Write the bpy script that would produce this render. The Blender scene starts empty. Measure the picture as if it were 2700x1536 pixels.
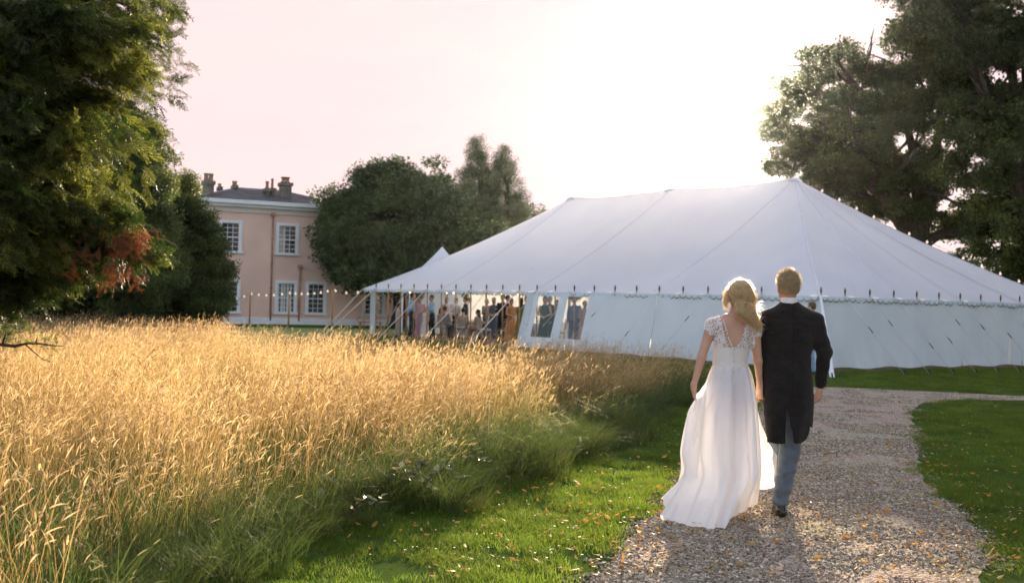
import bpy, bmesh, math, random
import numpy as np
from mathutils import Vector, Matrix, noise as mnoise

random.seed(7); RNG = np.random.default_rng(7)
scene = bpy.context.scene
COL = scene.collection
R_ = math.radians

# ------------------------------------------------------------------ camera
FPX = 2700.0                       # focal length in photograph pixels (2700 wide): 36 mm on a 36 mm sensor
PITCH, ROLL, EYE = 0.0087, 0.0267, 1.606
_f = Vector((0, math.cos(PITCH), math.sin(PITCH)))
_u0 = Vector((0, -math.sin(PITCH), math.cos(PITCH)))
_x0 = Vector((1, 0, 0))
_r = _x0 * math.cos(ROLL) + _u0 * math.sin(ROLL)
_u = _u0 * math.cos(ROLL) - _x0 * math.sin(ROLL)
cam_d = bpy.data.cameras.new('camera')
cam = bpy.data.objects.new('camera', cam_d)
COL.objects.link(cam)
cam.matrix_world = Matrix(((_r.x, _u.x, -_f.x, 0), (_r.y, _u.y, -_f.y, 0), (_r.z, _u.z, -_f.z, EYE), (0, 0, 0, 1)))
cam_d.sensor_width = 36.0
cam_d.lens = 36.0 * FPX / 2700.0
cam_d.clip_start = 0.1
cam_d.clip_end = 3000
cam_d.dof.use_dof = True
cam_d.dof.focus_distance = 7.9
cam_d.dof.aperture_fstop = 3.0
scene.camera = cam

# ------------------------------------------------------------------ light
SUN_EL, SUN_AZ = 12.0, 12.0        # degrees; azimuth clockwise from +Y (the way the camera looks)
world = bpy.data.worlds.new('World')
scene.world = world
world.use_nodes = True
wn = world.node_tree.nodes; wl = world.node_tree.links
wn.clear()
sky = wn.new('ShaderNodeTexSky'); sky.sky_type = 'NISHITA'
sky.sun_disc = False
sky.sun_elevation = R_(SUN_EL); sky.sun_rotation = R_(SUN_AZ)
sky.air_density = 1.0; sky.dust_density = 2.0; sky.ozone_density = 1.0
veil = wn.new('ShaderNodeMix'); veil.data_type = 'RGBA'       # thin high cloud, the same all round
veil.inputs[0].default_value = 0.62
veil.inputs[7].default_value = (2.4, 2.45, 2.9, 1)
wl.new(sky.outputs[0], veil.inputs[6])
even = wn.new('ShaderNodeMix'); even.data_type = 'RGBA'; even.blend_type = 'DARKEN'   # the cloud evens out the bright aureole
even.inputs[0].default_value = 1.0; even.inputs[7].default_value = (2.7, 2.03, 1.98, 1)
wl.new(veil.outputs[2], even.inputs[6])
_tc = wn.new('ShaderNodeTexCoord'); _mp = wn.new('ShaderNodeMapping'); _mp.inputs['Scale'].default_value = (2.2, 2.2, 9.0); wl.new(_tc.outputs['Generated'], _mp.inputs[0])
_no = wn.new('ShaderNodeTexNoise'); _no.inputs['Scale'].default_value = 1.6; _no.inputs['Detail'].default_value = 7; _no.inputs['Roughness'].default_value = .55; wl.new(_mp.outputs[0], _no.inputs['Vector'])
_cr = wn.new('ShaderNodeValToRGB'); _cr.color_ramp.elements[0].position = .42; _cr.color_ramp.elements[1].position = .68     # faint streaks in the cloud
_cr.color_ramp.elements[0].color = (2.75, 2.08, 2.02, 1); _cr.color_ramp.elements[1].color = (2.55, 1.97, 2.02, 1)
wl.new(_no.outputs['Fac'], _cr.inputs[0]); wl.new(_cr.outputs[0], even.inputs[7])
_sp = wn.new('ShaderNodeSeparateColor'); wl.new(sky.outputs[0], _sp.inputs[0])
_mr = wn.new('ShaderNodeMapRange'); _mr.interpolation_type = 'SMOOTHSTEP'; _mr.inputs[1].default_value = 2.0; _mr.inputs[2].default_value = 4.2
wl.new(_sp.outputs[0], _mr.inputs[0]); wl.new(_mr.outputs[0], even.inputs[0])
bg = wn.new('ShaderNodeBackground'); bg.inputs[1].default_value = 0.1
wl.new(even.outputs[2], bg.inputs[0])
wo = wn.new('ShaderNodeOutputWorld'); wl.new(bg.outputs[0], wo.inputs[0])

sun_d = bpy.data.lights.new('sun', 'SUN')
sun_d.energy = 5.0; sun_d.angle = R_(0.53); sun_d.color = (1.0, 0.80, 0.55)
sun = bpy.data.objects.new('sun', sun_d); COL.objects.link(sun)
SUN_DIR = Vector((math.sin(R_(SUN_AZ)) * math.cos(R_(SUN_EL)), math.cos(R_(SUN_AZ)) * math.cos(R_(SUN_EL)), math.sin(R_(SUN_EL))))
sun.rotation_euler = SUN_DIR.to_track_quat('Z', 'Y').to_euler()
sun.location = SUN_DIR * 60

vs = scene.view_settings
vs.view_transform = 'Standard'; vs.look = 'None'; vs.exposure = 2.05; vs.gamma = 1.0
vs.use_curve_mapping = False
cy = scene.cycles
cy.use_denoising = True
cy.adaptive_threshold = 0.02
cy.max_bounces = 7; cy.diffuse_bounces = 3; cy.glossy_bounces = 2; cy.transmission_bounces = 5
cy.transparent_max_bounces = 14; cy.volume_bounces = 0
cy.caustics_reflective = False; cy.caustics_refractive = False
cy.sample_clamp_indirect = 6.0

# ------------------------------------------------------------------ pixels to places
def ray(px, py):
    return _f + _r * ((px - 1350) / FPX) - _u * ((py - 768) / FPX)
EYEV = Vector((0, 0, EYE))
def gp(px, py, z=0.0):
    d = ray(px, py); t = (z - EYE) / d.z
    return EYEV + d * t
def at_y(px, py, Y):
    d = ray(px, py); return EYEV + d * (Y / d.y)
def proj(P):
    d = np.atleast_2d(np.asarray(P, float)) - np.array(EYEV)
    zz = d @ np.array(_f)
    zz = np.where(np.abs(zz) < 1e-6, 1e-6, zz)
    return np.stack([1350 + FPX * (d @ np.array(_r)) / zz, 768 - FPX * (d @ np.array(_u)) / zz, zz], 1)

# ------------------------------------------------------------------ object helpers
def tag(o, label=None, cat=None, group=None, kind=None):
    if label: o['label'] = label
    if cat: o['category'] = cat
    if group: o['group'] = group
    if kind: o['kind'] = kind
    return o
def empty(name, loc, label=None, cat=None, group=None, rz=0.0):
    o = bpy.data.objects.new(name, None); COL.objects.link(o)
    o.empty_display_size = 0.2
    o.location = loc; o.rotation_euler = (0, 0, rz)
    return tag(o, label, cat, group)
def wloc(o):
    v = Vector((0, 0, 0))
    while o is not None:
        v += Vector(o.location); o = o.parent
    return v
def link(name, me, mat=None, parent=None, loc=(0, 0, 0), rot=None, smooth=False):
    o = bpy.data.objects.new(name, me); COL.objects.link(o)
    if mat is not None and len(me.materials) == 0: me.materials.append(mat)
    if parent is not None: o.parent = parent
    o.location = loc
    if rot is not None: o.rotation_euler = rot
    if smooth: shade(me)
    return o
def shade(me):
    me.polygons.foreach_set('use_smooth', np.ones(len(me.polygons), bool)); me.update()
def mesh(verts, faces, name='m', uv=None):
    me = bpy.data.meshes.new(name)
    me.from_pydata([tuple(v) for v in verts], [], [tuple(f) for f in faces]); me.update()
    return me
class MB:
    """collects vertices and faces in world coordinates; build() makes one mesh object"""
    def __init__(s): s.v = []; s.f = []
    def add(s, vs, fs):
        o = len(s.v); s.v += [Vector(v) for v in vs]; s.f += [tuple(i + o for i in f) for f in fs]; return s
    def box(s, c, size, ax=None):
        c = Vector(c); hx, hy, hz = (q / 2 for q in size)
        X, Y, Z = ax if ax else (Vector((1, 0, 0)), Vector((0, 1, 0)), Vector((0, 0, 1)))
        vs = [c + X * (i * hx) + Y * (j * hy) + Z * (k * hz) for i in (-1, 1) for j in (-1, 1) for k in (-1, 1)]
        return s.add(vs, [(0, 1, 3, 2), (4, 6, 7, 5), (0, 4, 5, 1), (2, 3, 7, 6), (0, 2, 6, 4), (1, 5, 7, 3)])
    def tube(s, pts, rad, n=6, cap=True):
        pts = [Vector(p) for p in pts]
        if not isinstance(rad, (list, tuple)): rad = [rad] * len(pts)
        vs = []; fs = []
        up = None
        for i, p in enumerate(pts):
            t = (pts[min(i + 1, len(pts) - 1)] - pts[max(i - 1, 0)])
            if t.length < 1e-9: t = Vector((0, 0, 1))
            t.normalize()
            if up is None:
                a = Vector((0, 0, 1)) if abs(t.z) < .9 else Vector((1, 0, 0))
                up = (a - t * a.dot(t)).normalized()
            else:
                up = (up - t * up.dot(t))
                up = up.normalized() if up.length > 1e-6 else t.orthogonal().normalized()
            b = t.cross(up)
            for k in range(n):
                a = 2 * math.pi * k / n
                vs.append(p + (up * math.cos(a) + b * math.sin(a)) * rad[i])
        for i in range(len(pts) - 1):
            for k in range(n):
                fs.append((i * n + k, i * n + (k + 1) % n, (i + 1) * n + (k + 1) % n, (i + 1) * n + k))
        if cap:
            fs.append(tuple(range(n - 1, -1, -1))); fs.append(tuple((len(pts) - 1) * n + k for k in range(n)))
        return s.add(vs, fs)
    def lathe(s, base, prof, n=12, ax=None):
        """prof: list of (radius, height) from base"""
        base = Vector(base); X, Y, Z = ax if ax else (Vector((1, 0, 0)), Vector((0, 1, 0)), Vector((0, 0, 1)))
        vs = []; fs = []
        for r, h in prof:
            for k in range(n):
                a = 2 * math.pi * k / n
                vs.append(base + X * (r * math.cos(a)) + Y * (r * math.sin(a)) + Z * h)
        for i in range(len(prof) - 1):
            for k in range(n):
                fs.append((i * n + k, i * n + (k + 1) % n, (i + 1) * n + (k + 1) % n, (i + 1) * n + k))
        fs.append(tuple(range(n - 1, -1, -1))); fs.append(tuple((len(prof) - 1) * n + k for k in range(n)))
        return s.add(vs, fs)
    def grid(s, P, closed_u=False, closed_v=False):
        """P[i][j] of points"""
        nu, nv = len(P), len(P[0])
        vs = [Vector(p) for row in P for p in row]; fs = []
        for i in range(nu if closed_u else nu - 1):
            for j in range(nv if closed_v else nv - 1):
                a = i * nv + j; b = ((i + 1) % nu) * nv + j
                c = ((i + 1) % nu) * nv + (j + 1) % nv; d = i * nv + (j + 1) % nv
                fs.append((a, b, c, d))
        return s.add(vs, fs)
    def build(s, name, mat, parent=None, smooth=False, origin=None, thick=0.0):
        o0 = wloc(parent) if parent is not None else (Vector(origin) if origin is not None else Vector((0, 0, 0)))
        me = mesh([v - o0 for v in s.v], s.f, name)
        o = link(name, me, mat, parent, (0, 0, 0) if parent is not None else o0, smooth=smooth)
        if thick:
            m = o.modifiers.new('thickness', 'SOLIDIFY'); m.thickness = thick; m.offset = 0
        return o
def copy_tree(o, parent=None):
    c = o.copy(); COL.objects.link(c); c.parent = parent
    for ch in list(o.children): copy_tree(ch, c)
    return c

# ------------------------------------------------------------------ materials
MATS = {}
def mat(name, col, rough=0.8, var=0.0, vscale=8.0, col2=None, transl=0.0, tcol=None, bump=0.0, bscale=60.0, spec=0.3,
        rnd=0.0, tint=None, coord='Object', detail=4.0, sheen=0.0, alpha=None, emit=None, metal=0.0, objrand=None):
    """noise-varied principled surface; transl adds a translucent lobe; rnd brightens/darkens per object or instance"""
    if name in MATS: return MATS[name]
    m = bpy.data.materials.new(name); m.use_nodes = True
    nt = m.node_tree; N = nt.nodes; L = nt.links
    b = N['Principled BSDF']; out = N['Material Output']
    b.inputs['Roughness'].default_value = rough
    b.inputs['Specular IOR Level'].default_value = spec
    b.inputs['Metallic'].default_value = metal
    if sheen: b.inputs['Sheen Weight'].default_value = sheen
    tc = N.new('ShaderNodeTexCoord')
    c2 = col2 if col2 else tuple(max(0, x * (1 - var)) for x in col)
    no = N.new('ShaderNodeTexNoise'); no.inputs['Scale'].default_value = vscale; no.inputs['Detail'].default_value = detail
    L.new(tc.outputs[coord], no.inputs['Vector'])
    ra = N.new('ShaderNodeValToRGB')
    ra.color_ramp.elements[0].position = .35; ra.color_ramp.elements[1].position = .65
    ra.color_ramp.elements[0].color = (*c2, 1); ra.color_ramp.elements[1].color = (*col, 1)
    L.new(no.outputs['Fac'], ra.inputs['Fac'])
    src = ra.outputs['Color']
    if tint is not None:                              # per-instance attribute mixes towards another colour
        at = N.new('ShaderNodeAttribute'); at.attribute_type = 'INSTANCER'; at.attribute_name = 'tint'
        mx = N.new('ShaderNodeMix'); mx.data_type = 'RGBA'
        L.new(at.outputs['Fac'], mx.inputs[0]); L.new(src, mx.inputs[6]); mx.inputs[7].default_value = (*tint, 1)
        src = mx.outputs[2]
    if rnd or objrand:
        oi = N.new('ShaderNodeObjectInfo')
        if objrand:
            r2 = N.new('ShaderNodeValToRGB'); r2.color_ramp.interpolation = 'LINEAR'
            el = r2.color_ramp.elements
            for i, c in enumerate(objrand):
                p = i / (len(objrand) - 1)
                e = el[0] if i == 0 else (el[1] if i == len(objrand) - 1 else None)
                if e is None: e = el.new(p)
                e.position = p; e.color = (*c, 1)
            L.new(oi.outputs['Random'], r2.inputs['Fac'])
            mm = N.new('ShaderNodeMix'); mm.data_type = 'RGBA'; mm.blend_type = 'MULTIPLY'; mm.inputs[0].default_value = 1
            L.new(src, mm.inputs[6]); L.new(r2.outputs['Color'], mm.inputs[7]); src = mm.outputs[2]
        if rnd:
            mr = N.new('ShaderNodeMapRange'); mr.inputs[3].default_value = 1 - rnd; mr.inputs[4].default_value = 1 + rnd
            L.new(oi.outputs['Random'], mr.inputs[0])
            hs = N.new('ShaderNodeHueSaturation'); L.new(mr.outputs[0], hs.inputs['Value']); L.new(src, hs.inputs['Color'])
            src = hs.outputs['Color']
    L.new(src, b.inputs['Base Color'])
    if bump:
        n2 = N.new('ShaderNodeTexNoise'); n2.inputs['Scale'].default_value = bscale; n2.inputs['Detail'].default_value = 5
        L.new(tc.outputs[coord], n2.inputs['Vector'])
        bp = N.new('ShaderNodeBump'); bp.inputs['Strength'].default_value = bump; bp.inputs['Distance'].default_value = 0.02
        L.new(n2.outputs['Fac'], bp.inputs['Height']); L.new(bp.outputs[0], b.inputs['Normal'])
    sh = b.outputs[0]
    if transl:
        tr = N.new('ShaderNodeBsdfTranslucent')
        if tcol: tr.inputs['Color'].default_value = (*tcol, 1)
        else: L.new(src, tr.inputs['Color'])
        mx = N.new('ShaderNodeMixShader'); mx.inputs[0].default_value = transl
        L.new(sh, mx.inputs[1]); L.new(tr.outputs[0], mx.inputs[2]); sh = mx.outputs[0]
    if alpha is not None:
        tp = N.new('ShaderNodeBsdfTransparent'); mx = N.new('ShaderNodeMixShader'); mx.inputs[0].default_value = alpha
        L.new(tp.outputs[0], mx.inputs[1]); L.new(sh, mx.inputs[2]); sh = mx.outputs[0]
    if emit:
        b.inputs['Emission Color'].default_value = (*emit[0], 1); b.inputs['Emission Strength'].default_value = emit[1]
    L.new(sh, out.inputs[0])
    MATS[name] = m
    return m

# ------------------------------------------------------------------ scattering (stuff and leaf crowns)
PROTO_COLS = {}
def protos(name, meshes):
    c = bpy.data.collections.new(name)
    for i, (me, m) in enumerate(meshes):
        o = bpy.data.objects.new('%s_%02d' % (name, i), me)
        if m is not None and len(me.materials) == 0: me.materials.append(m)
        c.objects.link(o)
    PROTO_COLS[name] = (c, len(meshes))
    return name
def scatter_tree(cname):
    key = 'scatter_' + cname
    if key in bpy.data.node_groups: return bpy.data.node_groups[key]
    g = bpy.data.node_groups.new(key, 'GeometryNodeTree')
    g.interface.new_socket('Geometry', in_out='INPUT', socket_type='NodeSocketGeometry')
    g.interface.new_socket('Geometry', in_out='OUTPUT', socket_type='NodeSocketGeometry')
    N = g.nodes; L = g.links
    gi = N.new('NodeGroupInput'); go = N.new('NodeGroupOutput')
    ci = N.new('GeometryNodeCollectionInfo'); ci.inputs[0].default_value = PROTO_COLS[cname][0]
    ci.inputs[1].default_value = True; ci.inputs[2].default_value = True
    ip = N.new('GeometryNodeInstanceOnPoints'); ip.inputs['Pick Instance'].default_value = True
    def att(nm, ty):
        a = N.new('GeometryNodeInputNamedAttribute'); a.data_type = ty; a.inputs[0].default_value = nm
        return a.outputs[0]
    L.new(gi.outputs[0], ip.inputs['Points']); L.new(ci.outputs[0], ip.inputs['Instance'])
    L.new(att('pick', 'INT'), ip.inputs['Instance Index'])
    er = N.new('FunctionNodeEulerToRotation')
    L.new(att('rot', 'FLOAT_VECTOR'), er.inputs[0]); L.new(er.outputs[0], ip.inputs['Rotation'])
    L.new(att('scl', 'FLOAT_VECTOR'), ip.inputs['Scale'])
    L.new(ip.outputs[0], go.inputs[0])
    return g
def scatter(name, cname, pts, rot, scl, parent=None, tint=None, kind='stuff', mat_=None):
    pts = np.asarray(pts, np.float32); n = len(pts)
    o0 = np.array(wloc(parent), np.float32) if parent is not None else np.zeros(3, np.float32)
    me = bpy.data.meshes.new(name); me.vertices.add(n)
    me.vertices.foreach_set('co', (pts - o0).ravel())
    a = me.attributes.new('rot', 'FLOAT_VECTOR', 'POINT'); a.data.foreach_set('vector', np.asarray(rot, np.float32).ravel())
    scl = np.asarray(scl, np.float32)
    if scl.ndim == 1: scl = np.repeat(scl[:, None], 3, 1)
    a = me.attributes.new('scl', 'FLOAT_VECTOR', 'POINT'); a.data.foreach_set('vector', scl.ravel())
    a = me.attributes.new('pick', 'INT', 'POINT'); a.data.foreach_set('value', RNG.integers(0, PROTO_COLS[cname][1], n).astype(np.int32))
    a = me.attributes.new('tint', 'FLOAT', 'POINT')
    a.data.foreach_set('value', (np.asarray(tint, np.float32) if tint is not None else np.zeros(n, np.float32)))
    o = link(name, me, None, parent)
    m = o.modifiers.new('scatter', 'NODES'); m.node_group = scatter_tree(cname)
    if kind: o['kind'] = kind
    return o
def fbm(P, scale, seed=0.0, octv=3):
    """cheap vectorised value noise in [0,1], P (N,3)"""
    P = np.asarray(P, float) * scale + seed * 17.3
    tot = np.zeros(len(P)); amp = 1; s = 0
    for o in range(octv):
        i = np.floor(P).astype(np.int64); f = P - i; f = f * f * (3 - 2 * f)
        v = 0
        for dx in (0, 1):
            for dy in (0, 1):
                for dz in (0, 1):
                    h = (i[:, 0] + dx) * 374761393 + (i[:, 1] + dy) * 668265263 + (i[:, 2] + dz) * 2147483647
                    h = (h ^ (h >> 13)) * 1274126177; h = (h ^ (h >> 16)) & 0xffff
                    w = (f[:, 0] if dx else 1 - f[:, 0]) * (f[:, 1] if dy else 1 - f[:, 1]) * (f[:, 2] if dz else 1 - f[:, 2])
                    v = v + w * (h / 65535.0)
        tot += amp * v; s += amp; amp *= .5; P = P * 2.03 + 5.1
    return tot / s
def in_poly(x, y, poly):
    x = np.asarray(x); y = np.asarray(y); r = np.zeros(len(x), bool)
    n = len(poly)
    for i in range(n):
        x1, y1 = poly[i]; x2, y2 = poly[(i + 1) % n]
        c = ((y1 > y) != (y2 > y)) & (x < (x2 - x1) * (y - y1) / (y2 - y1 + 1e-12) + x1)
        r ^= c
    return r
def edge_dist(x, y, line):
    """distance to a polyline"""
    d = np.full(len(x), 1e9)
    for (x1, y1), (x2, y2) in zip(line[:-1], line[1:]):
        vx, vy = x2 - x1, y2 - y1
        t = np.clip(((x - x1) * vx + (y - y1) * vy) / (vx * vx + vy * vy + 1e-12), 0, 1)
        d = np.minimum(d, np.hypot(x - x1 - t * vx, y - y1 - t * vy))
    return d
def seen(P, m=140):
    q = proj(P)
    return (q[:, 2] > .3) & (q[:, 0] > -m) & (q[:, 0] < 2700 + m) & (q[:, 1] > -m) & (q[:, 1] < 1536 + m)
# ================================================================== ground, path, lawn, meadow
def pxl(lst, z=0.0): return [(gp(a, b, z).x, gp(a, b, z).y) for a, b in lst]
MEADOW_EDGE = pxl([(280, 1650), (430, 1545), (640, 1465), (870, 1395), (1080, 1340), (1280, 1282), (1510, 1190), (1610, 1150), (1710, 1093), (1812, 1048), (1850, 1022)])
MEADOW = [(-14, 1.2), (-3.2, 1.2)] + MEADOW_EDGE + [(2.6, 20.8), (0.3, 22.5), (-2.6, 22.8), (-5.2, 23.4), (-8.0, 27.5), (-12, 29.5), (-20, 28), (-22, 12)]
PATH_L = pxl([(1500, 1640), (1565, 1536), (1625, 1462), (1690, 1385), (1740, 1335), (1830, 1245), (1935, 1140), (2010, 1065), (2050, 1030), (2110, 1021)])
PATH_T = pxl([(2190, 1020), (2300, 1025), (2450, 1032), (2700, 1044), (2950, 1056)])
PATH_R = pxl([(2950, 1068), (2700, 1055), (2520, 1054), (2440, 1060), (2405, 1080), (2408, 1130), (2420, 1200), (2432, 1262), (2482, 1300), (2535, 1350), (2580, 1400), (2600, 1445), (2590, 1536), (2600, 1640)])
PATH = [(PATH_L[0][0] + .3, -4.0)] + PATH_L + PATH_T + PATH_R + [(PATH_R[-1][0] - .1, -4.0)]

m_ground = mat('turf_soil', (.045, .085, .016), 1.0, col2=(.06, .085, .022), vscale=.9, bump=.5, bscale=40, spec=0.0)
mb = MB()
S = 900.0
mb.add([(-S, -S, 0), (S, -S, 0), (S, S, 0), (-S, S, 0)], [(0, 1, 2, 3)])
ground = tag(mb.build('ground', m_ground), 'flat grassy ground reaching out to the horizon', 'ground', kind='structure')

def gravel_mat():
    m = bpy.data.materials.new('gravel'); m.use_nodes = True; N = m.node_tree.nodes; L = m.node_tree.links
    b = N['Principled BSDF']; b.inputs['Roughness'].default_value = 1.0; b.inputs['Specular IOR Level'].default_value = .0
    tc = N.new('ShaderNodeTexCoord')
    vo = N.new('ShaderNodeTexVoronoi'); vo.inputs['Scale'].default_value = 55; L.new(tc.outputs['Object'], vo.inputs['Vector'])
    ra = N.new('ShaderNodeValToRGB'); el = ra.color_ramp.elements
    el[0].color = (.16, .13, .10, 1); el[1].color = (.60, .52, .43, 1)
    e = el.new(.5); e.color = (.46, .365, .27, 1)
    sp = N.new('ShaderNodeSeparateColor'); L.new(vo.outputs['Color'], sp.inputs[0]); L.new(sp.outputs[0], ra.inputs[0])
    no = N.new('ShaderNodeTexNoise'); no.inputs['Scale'].default_value = 1.3; L.new(tc.outputs['Object'], no.inputs['Vector'])
    mx = N.new('ShaderNodeMix'); mx.data_type = 'RGBA'; mx.blend_type = 'MULTIPLY'; mx.inputs[0].default_value = .35
    L.new(ra.outputs[0], mx.inputs[6]); L.new(no.outputs['Color'], mx.inputs[7]); L.new(mx.outputs[2], b.inputs['Base Color'])
    bp = N.new('ShaderNodeBump'); bp.inputs['Strength'].default_value = .9; bp.inputs['Distance'].default_value = .01; bp.invert = True
    L.new(vo.outputs['Distance'], bp.inputs['Height']); L.new(bp.outputs[0], b.inputs['Normal'])
    return m
m_gravel = gravel_mat()
# path sheet with an uneven edge
def jitter_poly(poly, step=.12, amp=.05):
    out = []
    n = len(poly)
    for i in range(n):
        a = Vector((*poly[i], 0)); b = Vector((*poly[(i + 1) % n], 0)); k = max(1, int((b - a).length / step))
        if (b - a).length > 9: k = 1
        for j in range(k):
            p = a.lerp(b, j / k)
            out.append((p.x + amp * (mnoise.noise(p * 3.1) + .6 * mnoise.noise(p * 9.7)), p.y + amp * (mnoise.noise(p * 3.3 + Vector((9, 0, 0))) + .6 * mnoise.noise(p * 8.9))))
    return out
PATHJ = jitter_poly(PATH)
bm = bmesh.new()
bvs = [bm.verts.new((x, y, .004)) for x, y in PATHJ]
bmesh.ops.triangle_fill(bm, use_beauty=True, edges=[bm.edges.new((bvs[i], bvs[(i + 1) % len(bvs)])) for i in range(len(bvs))])
for f in bm.faces:
    if f.normal.z < 0: f.normal_flip()
pm = bpy.data.meshes.new('gravel_path'); bm.to_mesh(pm); bm.free()
tag(link('gravel_path', pm, m_gravel), 'pale brown gravel path curving past the lawn towards the marquee', 'path', kind='structure')

# the close-mown lawn catching the sun beside the far end of the marquee
m_mown = mat('mown_grass', (.16, .22, .045), .9, col2=(.20, .19, .06), vscale=2.5, bump=.3, bscale=90)
mb = MB(); mb.add([(-19, 33, .004), (-8.6, 33, .004), (-4.5, 46.4, .004), (-6.0, 51.5, .004), (-19, 46, .004)], [(0, 1, 2, 3, 4)])
tag(mb.build('lawn', m_mown), 'sunlit mown lawn between the pink house and the marquee', 'lawn', kind='structure')

# ------------------------------------------------------------------ blades
def blade_mesh(name, specs, mats):
    """specs: list of (root(3), height, width, lean dir angle, lean amount, curl, head kind, head len, head width, mat ids)"""
    V = []; Fc = []; MI = []
    def strip(pts, ws, side, mi):
        o = len(V)
        for p, w in zip(pts, ws):
            V.append(p - side * w / 2); V.append(p + side * w / 2)
        for i in range(len(pts) - 1):
            Fc.append((o + 2 * i, o + 2 * i + 1, o + 2 * i + 3, o + 2 * i + 2)); MI.append(mi)
    for (root, h, w, la, ll, cu, hk, hl, hw, m0, m1) in specs:
        d = Vector((math.cos(la), math.sin(la), 0)); root = Vector(root)
        sa = random.uniform(0, math.pi); side = Vector((math.cos(sa), math.sin(sa), 0))
        def P(t): return root + Vector((0, 0, h * (t - .25 * cu * t ** 3))) + d * (h * (ll * t + cu * t * t * t))
        ts = (0, .5, 1) if cu < .25 else (0, .35, .68, 1)
        if hk == 0:
            strip([P(t) for t in ts], [w * (1 - .85 * t ** 2) for t in ts], side, m0)
        else:
            strip([P(t) for t in ts], [w * (1 - .4 * t) for t in ts], side, m0)
            tip = P(1); tan = (P(1) - P(.9)).normalized()
            side2 = side.cross(tan).normalized()
            if hk == 1:      # dense spike, slightly bent over
                dr = random.uniform(.0, .55)
                pts = [tip - tan * hl * .1, tip + tan * hl * .3 + Vector((0, 0, -dr * hl * .06)) + d * dr * hl * .1, tip + tan * hl * .65 + d * dr * hl * .35 - Vector((0, 0, dr * hl * .25)), tip + tan * hl * .95 + d * dr * hl * .7 - Vector((0, 0, dr * hl * .6))]
                for sd in (side, side2): strip(pts, [hw * .35, hw, hw * .85, hw * .15], sd, m1)
            else:            # loose panicle
                for q in range(7):
                    a = random.uniform(0, 6.28); o_ = Vector((math.cos(a), math.sin(a), .5 + .5 * random.random())) * hl * random.uniform(.2, .5)
                    b0 = tip + tan * hl * (random.uniform(-.5, .6)); b1 = b0 + o_ + d * hl * .15; b2 = b1 + o_ * .35 - Vector((0, 0, hl * .12))
                    strip([b0, b1, b2], [.0012, hw * .8, hw * .2], side if q % 2 else side2, m1)
    me = bpy.data.meshes.new(name); me.from_pydata([tuple(v) for v in V], [], Fc)
    for m in mats: me.materials.append(m)
    me.polygons.foreach_set('material_index', np.array(MI, np.int32)); me.update()
    return me
m_stem = mat('straw_stem', (.50, .345, .14), .7, col2=(.36, .24, .09), vscale=3, transl=.45, tint=(.15, .20, .045), rnd=.34, spec=.2)
m_head = mat('seed_head', (.68, .51, .30), .8, col2=(.54, .37, .19), vscale=5, transl=.5, tint=(.36, .33, .15), rnd=.2, spec=.15)
m_green = mat('meadow_blade', (.08, .125, .022), .6, col2=(.14, .14, .035), vscale=3, transl=.45, tint=(.055, .10, .022), rnd=.3, spec=.3)
m_blade = mat('lawn_blade', (.11, .19, .022), .6, col2=(.17, .22, .03), vscale=2, transl=.50, tint=(.12, .14, .03), rnd=.28, spec=.12)
WIND = -.15
def stalk_specs(n, R, hmin, hmax, heads):
    out = []
    for i in range(n):
        a = random.uniform(0, 6.28); r = R * math.sqrt(random.random()); h = random.uniform(hmin, hmax)
        la = WIND + random.gauss(0, 1.5)
        hk = random.choices((0, 1, 2), heads)[0]
        big = random.random() < .15
        out.append(((r * math.cos(a), r * math.sin(a), 0), h, random.uniform(.0018, .0032), la, random.uniform(.01, .20), random.uniform(.0, .34) ** 1.3,
                    hk, random.uniform(.05, .10) * (1.4 if big else 1), random.uniform(.005, .0095), 0, 1))
    return out
def green_specs(n, R, hmin, hmax, w=(.004, .007), curl=(.1, .9)):
    out = []
    for i in range(n):
        a = random.uniform(0, 6.28); r = R * math.sqrt(random.random())
        out.append(((r * math.cos(a), r * math.sin(a), 0), random.uniform(hmin, hmax), random.uniform(*w), random.gauss(a, .8), random.uniform(.02, .35), random.uniform(*curl), 0, 0, 0, 0, 0))
    return out
protos('tall_stalks', [(blade_mesh('tall_stalks%d' % i, stalk_specs(36, .22, .45, 1.05, ((.18, .62, .2), (.25, .25, .5), (.2, .8, 0))[i % 3]), [m_stem, m_head]), None) for i in range(9)])
protos('meadow_green', [(blade_mesh('meadow_green%d' % i, green_specs(42, .2, .25, .6), [m_green]), None) for i in range(5)])
protos('edge_tuft', [(blade_mesh('edge_tuft%d' % i, green_specs(110, .15, .28, .52, (.003, .005), (.35, 1.0)), [m_green]), None) for i in range(4)])
protos('lawn_patch', [(blade_mesh('lawn_patch%d' % i, [((random.uniform(-.16, .16), random.uniform(-.16, .16), 0), random.uniform(.025, .06), random.uniform(.003, .005), random.uniform(0, 6.28), random.uniform(.1, .7), random.uniform(0, .6), 0, 0, 0, 0, 0) for _ in range(150)], [m_blade]), None) for i in range(5)])

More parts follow.
